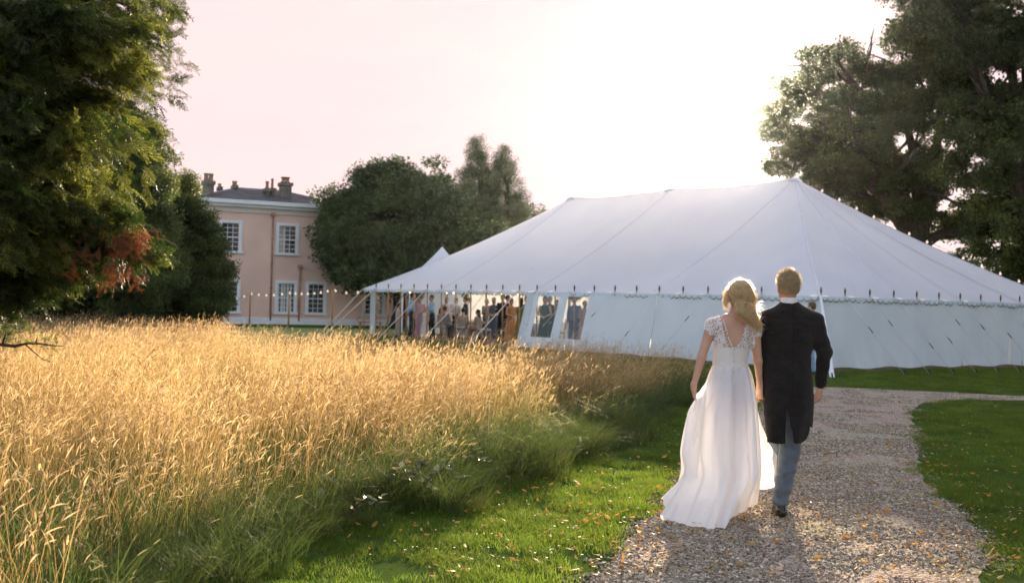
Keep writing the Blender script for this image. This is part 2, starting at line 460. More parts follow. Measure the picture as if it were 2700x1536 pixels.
m_dock = mat('dock_seed', (.20, .085, .03), .8, col2=(.30, .15, .055), vscale=6, transl=.3, rnd=.3)
protos('dock_stalks', [(blade_mesh('dock_stalks%d' % i, [(q[0], q[1] * 1.05, .004, q[3], q[4] * .6, q[5] * .5, 2, .16, .012, 0, 0) for q in stalk_specs(4, .12, .6, 1.0, (0, 0, 1))], [m_dock]), None) for i in range(4)])
def sample_rect(x0, x1, y0, y1, dens):
    n = int((x1 - x0) * (y1 - y0) * dens)
    return RNG.uniform(x0, x1, n), RNG.uniform(y0, y1, n)
def build_meadow():
    P = []; PG = []
    for (y0, y1, d, dg) in ((1.2, 9, 13, 17), (9, 16, 14, 10), (16, 30, 11, 5)):
        for lst, dd in ((P, d), (PG, dg)):
            x, y = sample_rect(-17, 6, y0, y1, dd)
            k = in_poly(x, y, MEADOW); x, y = x[k], y[k]
            k = seen(np.stack([x, y, np.full(len(x), .6)], 1), 260); lst.append(np.stack([x[k], y[k]], 1))
    P = np.concatenate(P); PG = np.concatenate(PG)
    e = edge_dist(P[:, 0], P[:, 1], MEADOW_EDGE) * np.clip(np.maximum(4.6 - P[:, 1] / 2.6, (P[:, 1] - 8) / 3), 1, 4)
    patch = fbm(np.c_[P, np.zeros(len(P))], .55, 1)
    keep = RNG.random(len(P)) < np.clip((e - .10) / .65 + .12 * patch, 0.14, 1) * np.clip(.70 + 2.6 * (patch - .48), .16, 1)
    hole = (((P[:, 0] + 4.75) / 1.15) ** 2 + ((P[:, 1] - 9.6) / .8) ** 2) < .7 + .6 * (fbm(np.c_[P, np.zeros(len(P))], 2.2, 9) - .5)
    keep &= ~(hole & (RNG.random(len(P)) < .93))
    P, e, patch = P[keep], e[keep], patch[keep]
    big = fbm(np.c_[P, np.zeros(len(P))], .16, 4)
    h = (.80 + .55 * (patch - .5)) * np.clip(.58 + e * .3, .58, 1.0) * RNG.uniform(.88, 1.12, len(P))
    # greener where the meadow meets the lawn, straw away from it
    tint = np.clip(.85 - (e - .1) / .85 + 1.5 * (big - .5) + .6 * (patch - .5) + RNG.normal(0, .12, len(P)), 0.0, .95)
    rot = np.c_[RNG.normal(0, .05, len(P)), RNG.normal(.06, .06, len(P)), RNG.normal(0, .5, len(P))]
    o = scatter('meadow_grass', 'tall_stalks', np.c_[P, np.zeros(len(P))], rot, np.c_[np.ones(len(P)), np.ones(len(P)), h], tint=tint)
    tag(o, 'tall golden meadow grass with pale seed heads', 'meadow grass')
    kd = (RNG.random(len(P)) < .10 * (fbm(np.c_[P, np.zeros(len(P))], .35, 12) > .5)) | (RNG.random(len(P)) < .015); PD = P[kd] + RNG.normal(0, .1, (kd.sum(), 2))
    o = scatter('dock_plants', 'dock_stalks', np.c_[PD, np.zeros(len(PD))], np.c_[RNG.normal(0, .08, len(PD)), RNG.normal(0, .08, len(PD)), RNG.uniform(0, 6.28, len(PD))], RNG.uniform(.7, 1.05, len(PD)))
    tag(o, 'rust-brown seeding dock stems scattered through the meadow', 'dock plants')
    e = edge_dist(PG[:, 0], PG[:, 1], MEADOW_EDGE); kk = RNG.random(len(PG)) < np.clip(1.15 - e * .35, .3, 1) * np.clip(.35 + (PG[:, 1] - 5) / 5 * .65, .35, 1); PG, e = PG[kk], e[kk]; patch = fbm(np.c_[PG, np.zeros(len(PG))], .7, 2)
    s = (.75 + .6 * (patch - .3)) * np.clip(1.25 - e * .12, .8, 1.2)
    t = np.clip(.55 + .9 * (patch - .5) - .06 * e, 0, 1)
    o = scatter('meadow_undergrowth', 'meadow_green', np.c_[PG, np.zeros(len(PG))], np.c_[RNG.normal(0, .1, len(PG)), RNG.normal(0, .1, len(PG)), RNG.uniform(0, 6.28, len(PG))], s, tint=t)
    tag(o, 'green blades growing low among the meadow stalks', 'grass')
    # arching tufts along the mown edge
    T = []; SC = []
    for (a, b) in zip(MEADOW_EDGE[:-1], MEADOW_EDGE[1:]):
        L_ = math.hypot(b[0] - a[0], b[1] - a[1]); n = int(L_ * 26)
        for i in range(n):
            t = random.random(); q = random.gauss(.08, .22)
            nx, ny = -(b[1] - a[1]) / L_, (b[0] - a[0]) / L_
            x = a[0] + (b[0] - a[0]) * t + nx * q; y = a[1] + (b[1] - a[1]) * t + ny * q
            w = mnoise.noise(Vector((x * 1.1, y * 1.1, 3)))
            if w < -.25 and random.random() < .75: continue
            T.append((x, y, 0)); SC.append(random.uniform(.5, .9) * (1 + .5 * max(w, 0)) * min(1, .45 + y / 16))
    T = np.array(T); SC = np.array(SC); k = seen(T, 250); T, SC = T[k], SC[k]
    o = scatter('edge_grass', 'edge_tuft', T, np.c_[RNG.normal(0, .14, len(T)), RNG.normal(0, .14, len(T)), RNG.uniform(0, 6.28, len(T))], SC, tint=RNG.uniform(.1, 1, len(T)))
    tag(o, 'arching green tufts along the mown edge of the meadow', 'grass')
build_meadow()

def build_lawn():
    P = []
    for (y0, y1, d) in ((3.5, 11, 44), (11, 17, 26), (17, 30, 10)):
        x, y = sample_rect(-4, 17, y0, y1, d)
        k = ~in_poly(x, y, PATHJ) & ~in_poly(x, y, MEADOW); x, y = x[k], y[k]
        k = seen(np.stack([x, y, np.zeros(len(x))], 1), 120); x, y = x[k], y[k]
        P.append(np.stack([x, y, np.zeros(len(x))], 1))
    # blades creeping over the edge of the path
    P = np.concatenate(P)
    patch = fbm(P, .8, 3); fine = fbm(P, 4.0, 5)
    e = edge_dist(P[:, 0], P[:, 1], PATH_L + PATH_T + PATH_R)
    keep = RNG.random(len(P)) < np.clip(.55 + 1.2 * (patch - .35), .35, 1) * np.clip(e / .12, .25, 1)
    P, patch, fine, e = P[keep], patch[keep], fine[keep], e[keep]
    far = np.clip((P[:, 1] - 10) / 10, 0, 1)
    s = (.75 + .8 * (fine - .35)) * (1 + .5 * far) * np.where((e < .35) & (P[:, 0] < 2.5), 1.35, 1)
    tint = np.clip(1.5 * (fbm(P, 1.7, 8) - .52) + .25 * far, 0, .8)
    o = scatter('lawn_grass', 'lawn_patch', P, np.c_[np.zeros(len(P)), np.zeros(len(P)), RNG.uniform(0, 6.28, len(P))], np.c_[.8 + .4 * far, .8 + .4 * far, s], tint=tint)
    tag(o, 'short mown green grass beside the gravel path', 'grass')
build_lawn()

# ------------------------------------------------------------------ gravel stones
def pebbles(n, R, rmin, rmax):
    V = []; F = []
    for i in range(n):
        a = random.uniform(0, 6.28); r = R * math.sqrt(random.random()); s = random.uniform(rmin, rmax) * random.choice((.7, 1, 1, 1.4))
        c = Vector((r * math.cos(a), r * math.sin(a), s * .25)); rz = random.uniform(0, 6.28); o = len(V)
        sx, sy, sz = s * random.uniform(.8, 1.4), s * random.uniform(.6, 1), s * random.uniform(.45, .75)
        q = Matrix.Rotation(rz, 3, 'Z') @ Matrix.Rotation(random.uniform(-.5, .5), 3, 'X')
        for k in range(5):
            b = k * 2 * math.pi / 5 + random.uniform(-.3, .3); V.append(c + q @ Vector((sx * math.cos(b), sy * math.sin(b), random.uniform(-.2, .25) * sz)))
        V.append(c + q @ Vector((random.uniform(-.2, .2) * sx, random.uniform(-.2, .2) * sy, sz))); V.append(c - Vector((0, 0, sz)))
        for k in range(5):
            F.append((o + k, o + (k + 1) % 5, o + 5)); F.append((o + (k + 1) % 5, o + k, o + 6))
    return mesh(V, F, 'pebbles')
m_peb = bpy.data.materials.new('pebble'); m_peb.use_nodes = True
def _peb(m):
    N = m.node_tree.nodes; L = m.node_tree.links; b = N['Principled BSDF']
    g = N.new('ShaderNodeNewGeometry'); ra = N.new('ShaderNodeValToRGB'); el = ra.color_ramp.elements
    el[0].color = (.10, .08, .06, 1); el[1].color = (.70, .61, .50, 1)
    for p, c in ((.25, (.25, .20, .145)), (.55, (.36, .295, .215)), (.8, (.50, .415, .31))):
        e = el.new(p); e.color = (*c, 1)
    L.new(g.outputs['Random Per Island'], ra.inputs[0]); L.new(ra.outputs[0], b.inputs['Base Color'])
    b.inputs['Roughness'].default_value = .9; b.inputs['Specular IOR Level'].default_value = .06
_peb(m_peb)
protos('pebble_patch', [(pebbles(110, .17, .0042, .010), m_peb) for i in range(6)])
def build_gravel():
    P = []
    for (y0, y1, d) in ((4.5, 10.5, 46), (10.5, 15, 30), (15, 21, 14)):
        x, y = sample_rect(-1, 14, y0, y1, d); k = in_poly(x, y, PATHJ); x, y = x[k], y[k]
        k = seen(np.stack([x, y, np.zeros(len(x))], 1), 100); P.append(np.stack([x[k], y[k], np.full(k.sum(), .004)], 1))
    P = np.concatenate(P); w_ = fbm(P * np.array([1.0, .45, 1]), 1.5, 6); P = P[RNG.random(len(P)) < np.clip(.35 + 3.0 * (w_ - .36), .18, 1)]
    o = scatter('gravel', 'pebble_patch', P, np.c_[np.zeros(len(P)), np.zeros(len(P)), RNG.uniform(0, 6.28, len(P))], RNG.uniform(.8, 1.25, len(P)))
    tag(o, 'small loose brown and grey stones covering the path', 'gravel')
build_gravel()
# ================================================================== marquee
TC = Vector((7.88, 26.19, 0)); TS = Vector((-.6415, .767, 0)); TN = Vector((.84, .5426, 0))
TL, TW, TE, TK, TA = 22.0, 12.0, 1.95, 5.88, 5.72
def T(u, v, z): return TC + TS * u + TN * v + Vector((0, 0, z))
RIDGE_U = [TA, 11.1, 16.45]
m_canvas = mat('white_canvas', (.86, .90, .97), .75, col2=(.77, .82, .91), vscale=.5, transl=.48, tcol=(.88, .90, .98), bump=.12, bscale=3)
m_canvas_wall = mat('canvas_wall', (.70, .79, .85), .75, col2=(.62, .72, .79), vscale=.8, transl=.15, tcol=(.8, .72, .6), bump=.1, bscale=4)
m_seam = mat('canvas_seam', (.68, .69, .75), .8, col2=(.62, .63, .69), vscale=2, transl=.15)
m_trim = mat('dark_trim', (.14, .13, .075), .8, col2=(.28, .26, .15), vscale=4)
m_wood = mat('pole_wood', (.42, .25, .11), .6, col2=(.30, .17, .07), vscale=9, bump=.15)
m_rope = mat('rope', (.58, .58, .58), .9, col2=(.48, .48, .48), vscale=30)
m_strap = mat('webbing_strap', (.62, .55, .46), .85, col2=(.50, .43, .36), vscale=12)
m_dark = mat('dark_fitting', (.03, .03, .03), .6, col2=(.05, .045, .04), vscale=10)
m_brass = mat('pole_pin', (.16, .11, .035), .6, col2=(.07, .05, .02), vscale=25)
m_clear = bpy.data.materials.new('clear_plastic'); m_clear.use_nodes = True
def _clear(m, a=.82, tintc=(.93, .96, .96)):
    N = m.node_tree.nodes; L = m.node_tree.links; b = N['Principled BSDF']; b.inputs['Roughness'].default_value = .12; b.inputs['Base Color'].default_value = (.5, .55, .56, 1)
    t = N.new('ShaderNodeBsdfTransparent'); t.inputs[0].default_value = (*tintc, 1); mx = N.new('ShaderNodeMixShader'); mx.inputs[0].default_value = a
    no = N.new('ShaderNodeTexNoise'); no.inputs['Scale'].default_value = 3; bp = N.new('ShaderNodeBump'); bp.inputs['Strength'].default_value = .4
    L.new(no.outputs[0], bp.inputs['Height']); L.new(bp.outputs[0], b.inputs['Normal'])
    L.new(b.outputs[0], mx.inputs[1]); L.new(t.outputs[0], mx.inputs[2]); L.new(mx.outputs[0], N['Material Output'].inputs[0])
_clear(m_clear)
marquee = empty('marquee', TC, 'large white canvas pole marquee with scalloped eaves and open far end', 'marquee')

def ridge_z(u):
    if u <= TA or u >= RIDGE_U[2]: return TK
    for a, b in zip(RIDGE_U[:-1], RIDGE_U[1:]):
        if a <= u <= b:
            t = (u - a) / (b - a); return TK - .16 * 4 * t * (1 - t) * .7
    return TK
def roof_z(w, zr): return TE + (zr - TE) * (w - .20 * w * (1 - w))       # the canvas hangs slightly hollow
def scallop(t): return -.035 * math.sin(math.pi * (t % 1.0))             # eave sags a little between poles
POLE_U = [i * TL / 24 for i in range(25)]; POLE_V = [i * TW / 12 for i in range(1, 12)]
def eave_drop(k, n): return scallop(k * n)
def wrinkle(u, v, w):
    """soft creases: long ones running up the slope, small ones gathering at the ridge and eave"""
    return .030 * mnoise.noise(Vector((u * 1.1, v * .22, 3))) + .014 * mnoise.noise(Vector((u * 3.2 + v * .3, v * .35, 8))) + .012 * mnoise.noise(Vector((u * 1.4 - v * 1.1, v * .9, 5)))
def side_panel(u0, u1, r0, r1, v0, flip=False, nu=44, nw=30):
    """canvas between eave (u0..u1 at v0) and ridge (r0..r1)"""
    P = []
    for i in range(nu + 1):
        a = i / nu; row = []
        ue = u0 + (u1 - u0) * a; ur = r0 + (r1 - r0) * a
        for j in range(nw + 1):
            w = j / nw; u = ue + (ur - ue) * w
            v = v0 + (TW / 2 - v0) * w
            z = roof_z(w, ridge_z(ur))
            if j == 0: z += scallop(ue / (TL / 24))
            # soft hollows and tension folds running up from the eave poles
            z -= .07 * math.sin(math.pi * a) * math.sin(math.pi * w)
            z += .014 * math.sin(2 * math.pi * ue / (TL / 24)) * (1 - w) ** 2
            z += wrinkle(u, v, w) * math.sin(math.pi * min(1, a * 1.0)) ** .3 * math.sin(math.pi * w) ** .5
            row.append(T(u, v, z))
        P.append(row)
    return P
def end_panel(v0, v1, u_e, u_r, nu=26, nw=30):
    P = []
    for i in range(nu + 1):
        a = i / nu; ve = v0 + (v1 - v0) * a; row = []
        for j in range(nw + 1):
            w = j / nw
            u = u_e + (u_r - u_e) * w; v = ve + (TW / 2 - ve) * w
            z = roof_z(w, TK) - .05 * math.sin(math.pi * a) * math.sin(math.pi * w)
            if j == 0: z += scallop(ve / (TW / 12))
            z += .014 * math.sin(2 * math.pi * ve / (TW / 12)) * (1 - w) ** 2
            z += wrinkle(v + 40, u, w) * math.sin(math.pi * a) ** .3 * math.sin(math.pi * w) ** .5
            row.append(T(u, v, z))
        P.append(row)
    return P
for v0 in (0.0, TW):
    for (u0, u1, r0, r1) in ((0, TA, TA, TA), (TA, 11.1, TA, 11.1), (11.1, 16.45, 11.1, 16.45), (16.45, TL, 16.45, 16.45)):
        m = MB().grid(side_panel(u0, u1, r0, r1, v0)); m.build('roof_panel', m_canvas, marquee, True)
for (ue, ur) in ((0.0, TA), (TL, 16.45)):
    for k in range(4):
        MB().grid(end_panel(k * 3.0, k * 3.0 + 3.0, ue, ur)).build('roof_panel', m_canvas, marquee, True)
# seams: doubled canvas strips lying on the roof
def seam(pts, w=.075, lift=.006):
    m = MB(); P = []
    for i, p in enumerate(pts):
        t = (pts[min(i + 1, len(pts) - 1)] - pts[max(i - 1, 0)]).normalized(); nrm = Vector((0, 0, 1)) - t * t.z
        s = t.cross(nrm).normalized() * w / 2; up = nrm.normalized() * lift
        P.append([p - s + up, p + up * 1.6, p + s + up])
    m.grid(P).build('seam', m_seam, marquee, True)
def on_side(ue, ur, w, v0=0.0):
    return T(ue + (ur - ue) * w, v0 + (TW / 2 - v0) * w, roof_z(w, ridge_z(ur)))
W24 = [i / 24 for i in range(25)]
for ue, ur in ((TA, TA), (11.1, 11.1), (16.45, 16.45)): seam([on_side(ue, ur, w) for w in W24])
for ue, ur in ((0, TA), (TL, 16.45)): seam([on_side(ue, ur, w) for w in W24], .06)
for v in (3.0, 6.0, 9.0, 12.0):
    seam([T(TA * w, v + (6 - v) * w, roof_z(w, TK)) for w in W24], .06)
seam([T(u, TW / 2, ridge_z(u)) for u in np.linspace(TA, 16.45, 50)], .16)
for u in RIDGE_U:                                                       # canvas caps where the king poles come through, and the poles
    MB().lathe(T(u, TW / 2, TK - .10), [(.26, 0), (.18, .07), (.09, .11), (.04, .125)], 10).build('pole_cap', m_canvas, marquee, True)
    MB().tube([T(u, TW / 2, 0), T(u, TW / 2, TK - .05)], .055, 10).build('king_pole', m_wood, marquee, True)

# scalloped valance with dark trim
def valance(pts_fn, length, n, name='valance'):
    top = []; low = []; tr = []; st = 10
    tot = n * st
    mbv = MB(); mbt = MB(); Pv = []; Pt = []
    for i in range(tot + 1):
        q = i / tot; s = (i % st) / st
        p, out = pts_fn(q)
        dep = .055 + .085 * abs(math.sin(math.pi * s)) ** .55
        wob = .012 * math.sin(q * length * 3.1) + .008 * math.sin(q * length * 9.7)
        a = p + out * .025 - Vector((0, 0, .0)); b = p + out * (.04 + wob) - Vector((0, 0, dep))
        Pv.append([a, (a + b) / 2 + out * .006, b])
        Pt.append([b + out * .004 + Vector((0, 0, .022)), b + out * .005 + Vector((0, 0, -.006))])
    o = mbv.grid(Pv).build(name, m_canvas_wall, marquee, True)
    m2 = mbt.grid(Pt); tr = m2.build('trim', m_trim, o, True)
    return o
def eave_pt(u=None, v=None):
    if v is None: return T(u, 0, TE + scallop(u / (TL / 24)))
    return T(0, v, TE + scallop(v / (TW / 12)))
valance(lambda q: (eave_pt(u=q * TL), -TN), TL, 100)
valance(lambda q: (eave_pt(v=q * TW), -TS), TW, 54)
valance(lambda q: (T(TL, q * TW, TE), TS), TW, 54)
valance(lambda q: (T(q * TL, TW, TE), TN), TL, 100)

# side poles with pins standing above the eave, guy ropes with sliders and pegs
rope_n = [0]
def side_pole(base, out, ropelen, strap=False, opened=False, rope=True, slide=.5):
    lean = -out * .0
    foot = base - out * .03; top = base + Vector((0, 0, TE))
    inner = -out * .03
    p = MB().tube([foot + inner, top + inner + Vector((0, 0, .02))], .026, 8).build('side_pole', m_wood, marquee, True)
    MB().lathe(top + inner, [(.013, .0), (.014, .05), (.026, .08), (.028, .14), (.018, .19), (.005, .215)], 8).build('pin', m_brass, p, True)
    if not rope: return
    a = top + out * .03 - Vector((0, 0, .01)); g = base + out * ropelen
    if strap:
        d = (g - a); t = d.normalized(); sd = t.cross(out).normalized()
        P = [[a + d * (i / 6) - sd * .035, a + d * (i / 6) + sd * .035] for i in range(7)]
        r = MB().grid(P).build('guy_strap', m_strap, marquee, thick=.006)
    else:
        r = MB().tube([a, a.lerp(g, .5) - Vector((0, 0, .03)), g], .0055, 5).build('guy_rope', m_rope, marquee, True)
        c = a.lerp(g, slide) - Vector((0, 0, .025)); t = (g - a).normalized()
        MB().tube([c - t * .1, c + t * .1], [.012, .015], 6).build('slider', m_dark, r)
    MB().tube([g + out * .06 - Vector((0, 0, .12)), g - out * .03 + Vector((0, 0, .14))], [.012, .02], 6).build('peg', m_wood if strap else m_dark, r)
for i, u in enumerate(POLE_U):
    wall = u < 11.3
    side_pole(T(u, 0, 0), -TN, 1.9 + .15 * (i % 3), strap=(u > 20.5 or i in (16, 19, 13)), rope=(i % 2 == 0 or u > 20.5 or i in (13, 19)), slide=.35 + .13 * (i % 4))
for i, v in enumerate(POLE_V):
    side_pole(T(0, v, 0), -TS, 1.7, slide=(.42, .33, .62, .55, .3, .36, .48, .5, .4, .5, .4)[i])
for v in (2, 4, 6, 8, 10, 12): side_pole(T(TL, v, 0), TS, 1.9, strap=True)
for i, u in enumerate(POLE_U[1:-1:2]): side_pole(T(u, TW, 0), TN, 1.9, rope=False)
# broad straps bracing the open far corner
for (du, dv, gx) in ((.0, .0, 1.9), (.15, .5, 2.2)):
    a = T(TL - du, dv, TE - .02); g = T(TL + gx, dv - .9, 0); t = (g - a).normalized(); sd = t.cross(Vector((0, 0, 1))).normalized()
    MB().grid([[a.lerp(g, i / 5) - sd * .04, a.lerp(g, i / 5) + sd * .04] for i in range(6)]).build('guy_strap', m_strap, marquee, thick=.006)
# the white webbing strut at the near corner
a = T(0, 0, TE - .0) + (-TN - TS).normalized() * .06; g = gp(2194, 994)
mbp = MB(); sd = (g - a).cross(Vector((0, 1, .0))).normalized()
mbp.grid([[a.lerp(g, i / 6) - sd * (.03 + .035 * i / 6), a.lerp(g, i / 6) + sd * (.03 + .035 * i / 6)] for i in range(7)]).build('corner_strap', mat('white_webbing', (.78, .78, .80), .8, var=.1), marquee, thick=.008)
MB().tube([g + Vector((.03, -.02, -.1)), g + Vector((-.01, 0, .1))], [.012, .02], 6).build('peg', m_dark, marquee)

# walls
def wall_panel(a0, a1, fn, n=30, m=16, name='wall_panel', fold=.02, seed=0, mt=None, holes=None):
    """fn(s, z, off) -> point, s along, off outwards. holes: list of (s0,s1,z0,z1)"""
    P = []
    zt, zb = TE - .02, .05
    ss = [a0 + (a1 - a0) * i / n for i in range(n + 1)]
    for s in ss:
        row = []
        for j in range(m + 1):
            t = j / m; z = zt + (zb - zt) * t
            f = fold * (.4 + t) * (mnoise.noise(Vector((s * 2.3, t * .7 + seed, seed))) + .6 * mnoise.noise(Vector((s * 6.5 + t * 1.2, t * 1.1, seed + 4.)))
                                   + .5 * mnoise.noise(Vector((s * 3 - t * 2.5, seed, 9.))))
            pin = math.cos(2 * math.pi * s / 1.83)          # tied down at pegs: folds gather towards them
            f += .03 * t ** 2 * pin + .02 * t * (1 - t) * math.sin(2 * math.pi * (s / .46 + .9 * t * math.sin(s * 2.1)))
            zz = z + (.05 * (1 - pin) * .5 if j == m else 0)
            row.append(fn(s, zz, f))
        P.append(row)
    MB().grid(P).build(name, mt or m_canvas_wall, marquee, True)
def side_fn(flare): return lambda s, z, off: T(s, 0, z) - TN * (.02 + off + (flare(s)) * (1 - z / TE))
fl = lambda s: .06 + .42 * min(1, max(0, (s - 1.5) / 7))
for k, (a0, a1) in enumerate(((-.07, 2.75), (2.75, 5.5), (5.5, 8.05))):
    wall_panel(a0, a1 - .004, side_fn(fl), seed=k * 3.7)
# two clear window panels with white surrounds, then the drawn-back end of the wall
def quad_strip(name, pts, mt, parent=marquee, thick=.0):
    return MB().add(pts, [(0, 1, 2, 3)]).build(name, mt, parent, thick=thick)
sf = side_fn(fl)
def wq(s0, s1, z0, z1, off=.0): return [sf(s0, z0, off), sf(s1, z0, off), sf(s1, z1, off), sf(s0, z1, off)]
for (s0, s1) in ((8.35, 9.35), (9.75, 10.75)):
    pw = MB().grid([[sf(s0 + (s1 - s0) * i / 6, .42 + (1.78 - .42) * j / 6, .01 * math.sin(i * 2.2 + j)) for j in range(7)] for i in range(7)]).build('window_panel', m_clear, marquee, True)
for (s0, s1, z0, z1) in ((8.05, 8.35, .05, TE - .02), (9.35, 9.75, .05, TE - .02), (10.75, 11.05, .05, TE - .02), (8.35, 9.35, .05, .42), (9.75, 10.75, .05, .42), (8.35, 9.35, 1.78, TE - .02), (9.75, 10.75, 1.78, TE - .02)):
    n_ = 6
    MB().grid([[sf(s0 + (s1 - s0) * i / n_, z0 + (z1 - z0) * j / n_, .012 * math.sin(i * 1.7 + j * .6 + s0)) for j in range(n_ + 1)] for i in range(n_ + 1)]).build('window_surround', m_canvas_wall, marquee, True)
# gathered curtain at the end of the wall
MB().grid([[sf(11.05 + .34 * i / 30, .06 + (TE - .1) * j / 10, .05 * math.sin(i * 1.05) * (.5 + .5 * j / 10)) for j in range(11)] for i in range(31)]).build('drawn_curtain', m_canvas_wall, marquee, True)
end_fn = lambda s, z, off: T(0, s - (.12 * (1 - z / TE) if s < .05 else 0), z) - TS * (.02 + off + .05 * (1 - z / TE))
for k in range(4):
    wall_panel(k * 3.0, k * 3.0 + 2.996, end_fn, seed=20 + k * 2.3, fold=.05)
back_fn = lambda s, z, off: T(s, TW, z) + TN * (.02 + off)
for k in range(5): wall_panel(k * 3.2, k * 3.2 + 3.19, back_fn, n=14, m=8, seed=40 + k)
far_fn = lambda s, z, off: T(TL, s, z) + TS * (.02 + off)
wall_panel(2.7, 7.3, far_fn, n=16, m=8, seed=60); wall_panel(7.3, 12, far_fn, n=16, m=8, seed=62)
# curtain gathered at the far corner, and the dark groundsheet skirt under the near walls
MB().grid([[T(TL - .35 - .45 * i / 24, .12 + .04 * math.sin(i * 1.3), .05 + (TE - .12) * j / 8) for j in range(9)] for i in range(25)]).build('drawn_curtain', m_canvas_wall, marquee, True)
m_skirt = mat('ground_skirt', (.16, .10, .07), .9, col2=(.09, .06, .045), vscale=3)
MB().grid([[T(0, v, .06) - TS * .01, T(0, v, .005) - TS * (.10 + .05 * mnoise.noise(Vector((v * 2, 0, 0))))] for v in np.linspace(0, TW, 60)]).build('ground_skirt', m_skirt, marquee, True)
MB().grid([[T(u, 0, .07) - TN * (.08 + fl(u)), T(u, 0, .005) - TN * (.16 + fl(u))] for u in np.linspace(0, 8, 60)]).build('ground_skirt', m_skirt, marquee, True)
# matting inside
m_mat = mat('coir_matting', (.24, .17, .10), .95, col2=(.18, .13, .08), vscale=6)
mb = MB(); mb.add([T(.2, .2, .008), T(TL - .2, .2, .008), T(TL - .2, TW - .2, .008), T(.2, TW - .2, .008)], [(0, 1, 2, 3)])
mb.build('matting', m_mat, marquee)

# a second, pagoda-topped tent behind the marquee
pg0 = at_y(1163, 770, 48.6); pg0.z = 0
pag = empty('pagoda_tent', pg0, 'small white pagoda tent with a sharp peak behind the marquee roof', 'tent')
pk = at_y(1163, 649, 48.6).z
P = []
for i in range(25):
    a = i / 24 * 2 * math.pi; sq = 1 / max(abs(math.cos(a)), abs(math.sin(a)))
    P.append([pg0 + Vector((math.cos(a) * sq * 1.7 * (1 - w), math.sin(a) * sq * 1.7 * (1 - w), 2.3 + (pk - 2.3) * (w - .25 * w * (1 - w)))) for w in np.linspace(0, .985, 14)])
MB().grid(P).build('roof', m_canvas, pag, True)
for sx in (-1, 1):
    for sy in (-1, 1): MB().tube([pg0 + Vector((1.65 * sx, 1.65 * sy, 0)), pg0 + Vector((1.65 * sx, 1.65 * sy, 2.3))], .04, 6).build('pole', m_canvas, pag)

# ------------------------------------------------------------------ festoon lights
m_bulb = mat('bulb_glass', (.85, .72, .62), .2, emit=((1.0, .72, .50), .16), spec=.5)
m_wire = mat('cable', (.05, .05, .05), .7)
m_lit = mat('warm_bulb', (.9, .7, .4), .3, emit=((1.0, .62, .25), 2.6))
_bm = MB().lathe((0, 0, -.062), [(.006, 0), (.028, .012), (.034, .034), (.026, .055), (.014, .066), (.014, .085)], 8)
bulb_me = mesh(_bm.v, _bm.f, 'bulb'); bulb_me.materials.append(m_bulb)
_bm = MB().lathe((0, 0, -.05), [(.004, 0), (.018, .01), (.022, .025), (.012, .045)], 6)
lit_me = mesh(_bm.v, _bm.f, 'lit_bulb'); lit_me.materials.append(m_lit)
def festoon(name, label, pts, spacing, sag=.12, sc=1.0, me=None, group=None, drop=.0):
    pts = [Vector(p) for p in pts]
    o = empty(name, pts[0], label, 'string lights', group)
    cab = []
    for a, b in zip(pts[:-1], pts[1:]):
        k = max(4, int((b - a).length / .3))
        for i in range(k):
            t = i / k; cab.append(a.lerp(b, t) - Vector((0, 0, sag * 4 * t * (1 - t))))
    cab.append(pts[-1])
    MB().tube(cab, .006, 4).build('cable', m_wire, o)
    acc = 0.0; nxt = spacing * .5
    for a, b in zip(cab[:-1], cab[1:]):
        L_ = (b - a).length
        while nxt <= acc + L_:
            p = a.lerp(b, (nxt - acc) / L_)
            q = link('bulb', me or bulb_me, None, o, p - pts[0] - Vector((0, 0, drop)), (random.uniform(-.2, .2), random.uniform(-.2, .2), random.uniform(0, 6)))
            q.scale = (sc, sc, sc); nxt += spacing
        acc += L_
    return o
hipR = [T(TA * w, 12 - 6 * w, roof_z(w, TK) + .10) for w in np.linspace(.93, .02, 26)]
festoon('festoon_string', 'festoon bulbs strung down the sloping end hip of the marquee roof', hipR, .62, 0.0, 1.25)
Ypost = 47.0
def post_top(px, py, Y): return at_y(px, py, Y)
posts = [post_top(878, 762, 44.5), post_top(763, 770, 49), post_top(660, 772, 52)]
lab = ['slim wooden post carrying festoon lights nearest the marquee', 'slim wooden post carrying festoon lights, middle one of three', 'slim wooden post carrying festoon lights nearest the laurel tree']
for p, l in zip(posts, lab):
    o = empty('festoon_post', (p.x, p.y, 0), l, 'post', 'posts holding up the garden lights')
    MB().tube([(p.x, p.y, 0), (p.x, p.y, p.z + .02)], [.045, .038], 8).build('shaft', m_wood, o, True)
    MB().tube([(p.x - .02, p.y - .05, p.z - .05), (p.x - .02, p.y - .09, p.z - .05), (p.x - .02, p.y - .09, p.z)], .008, 5).build('hook', m_dark, o)
endp = at_y(590, 790, 54)
festoon('festoon_string', 'festoon bulbs strung between wooden posts in front of the pink house', [T(TL, 0, TE - .1), posts[0], posts[1], posts[2], endp], .78, .10, 1.5)
# warm lit strings inside the open side
festoon('fairy_lights', 'warm lit bulbs strung inside the open eave of the marquee', [T(u, .5, TE - .03) for u in np.linspace(11.6, 21.6, 8)], .42, .05, 1.5, lit_me)
festoon('fairy_lights', 'warm lit bulbs strung across the marquee between king poles', [T(16.45, 6, 2.55), T(13.5, 6, 2.3), T(11.1, 6, 2.5), T(8, 6, 2.3), T(TA, 6, 2.5)], .5, .12, 1.6, lit_me)
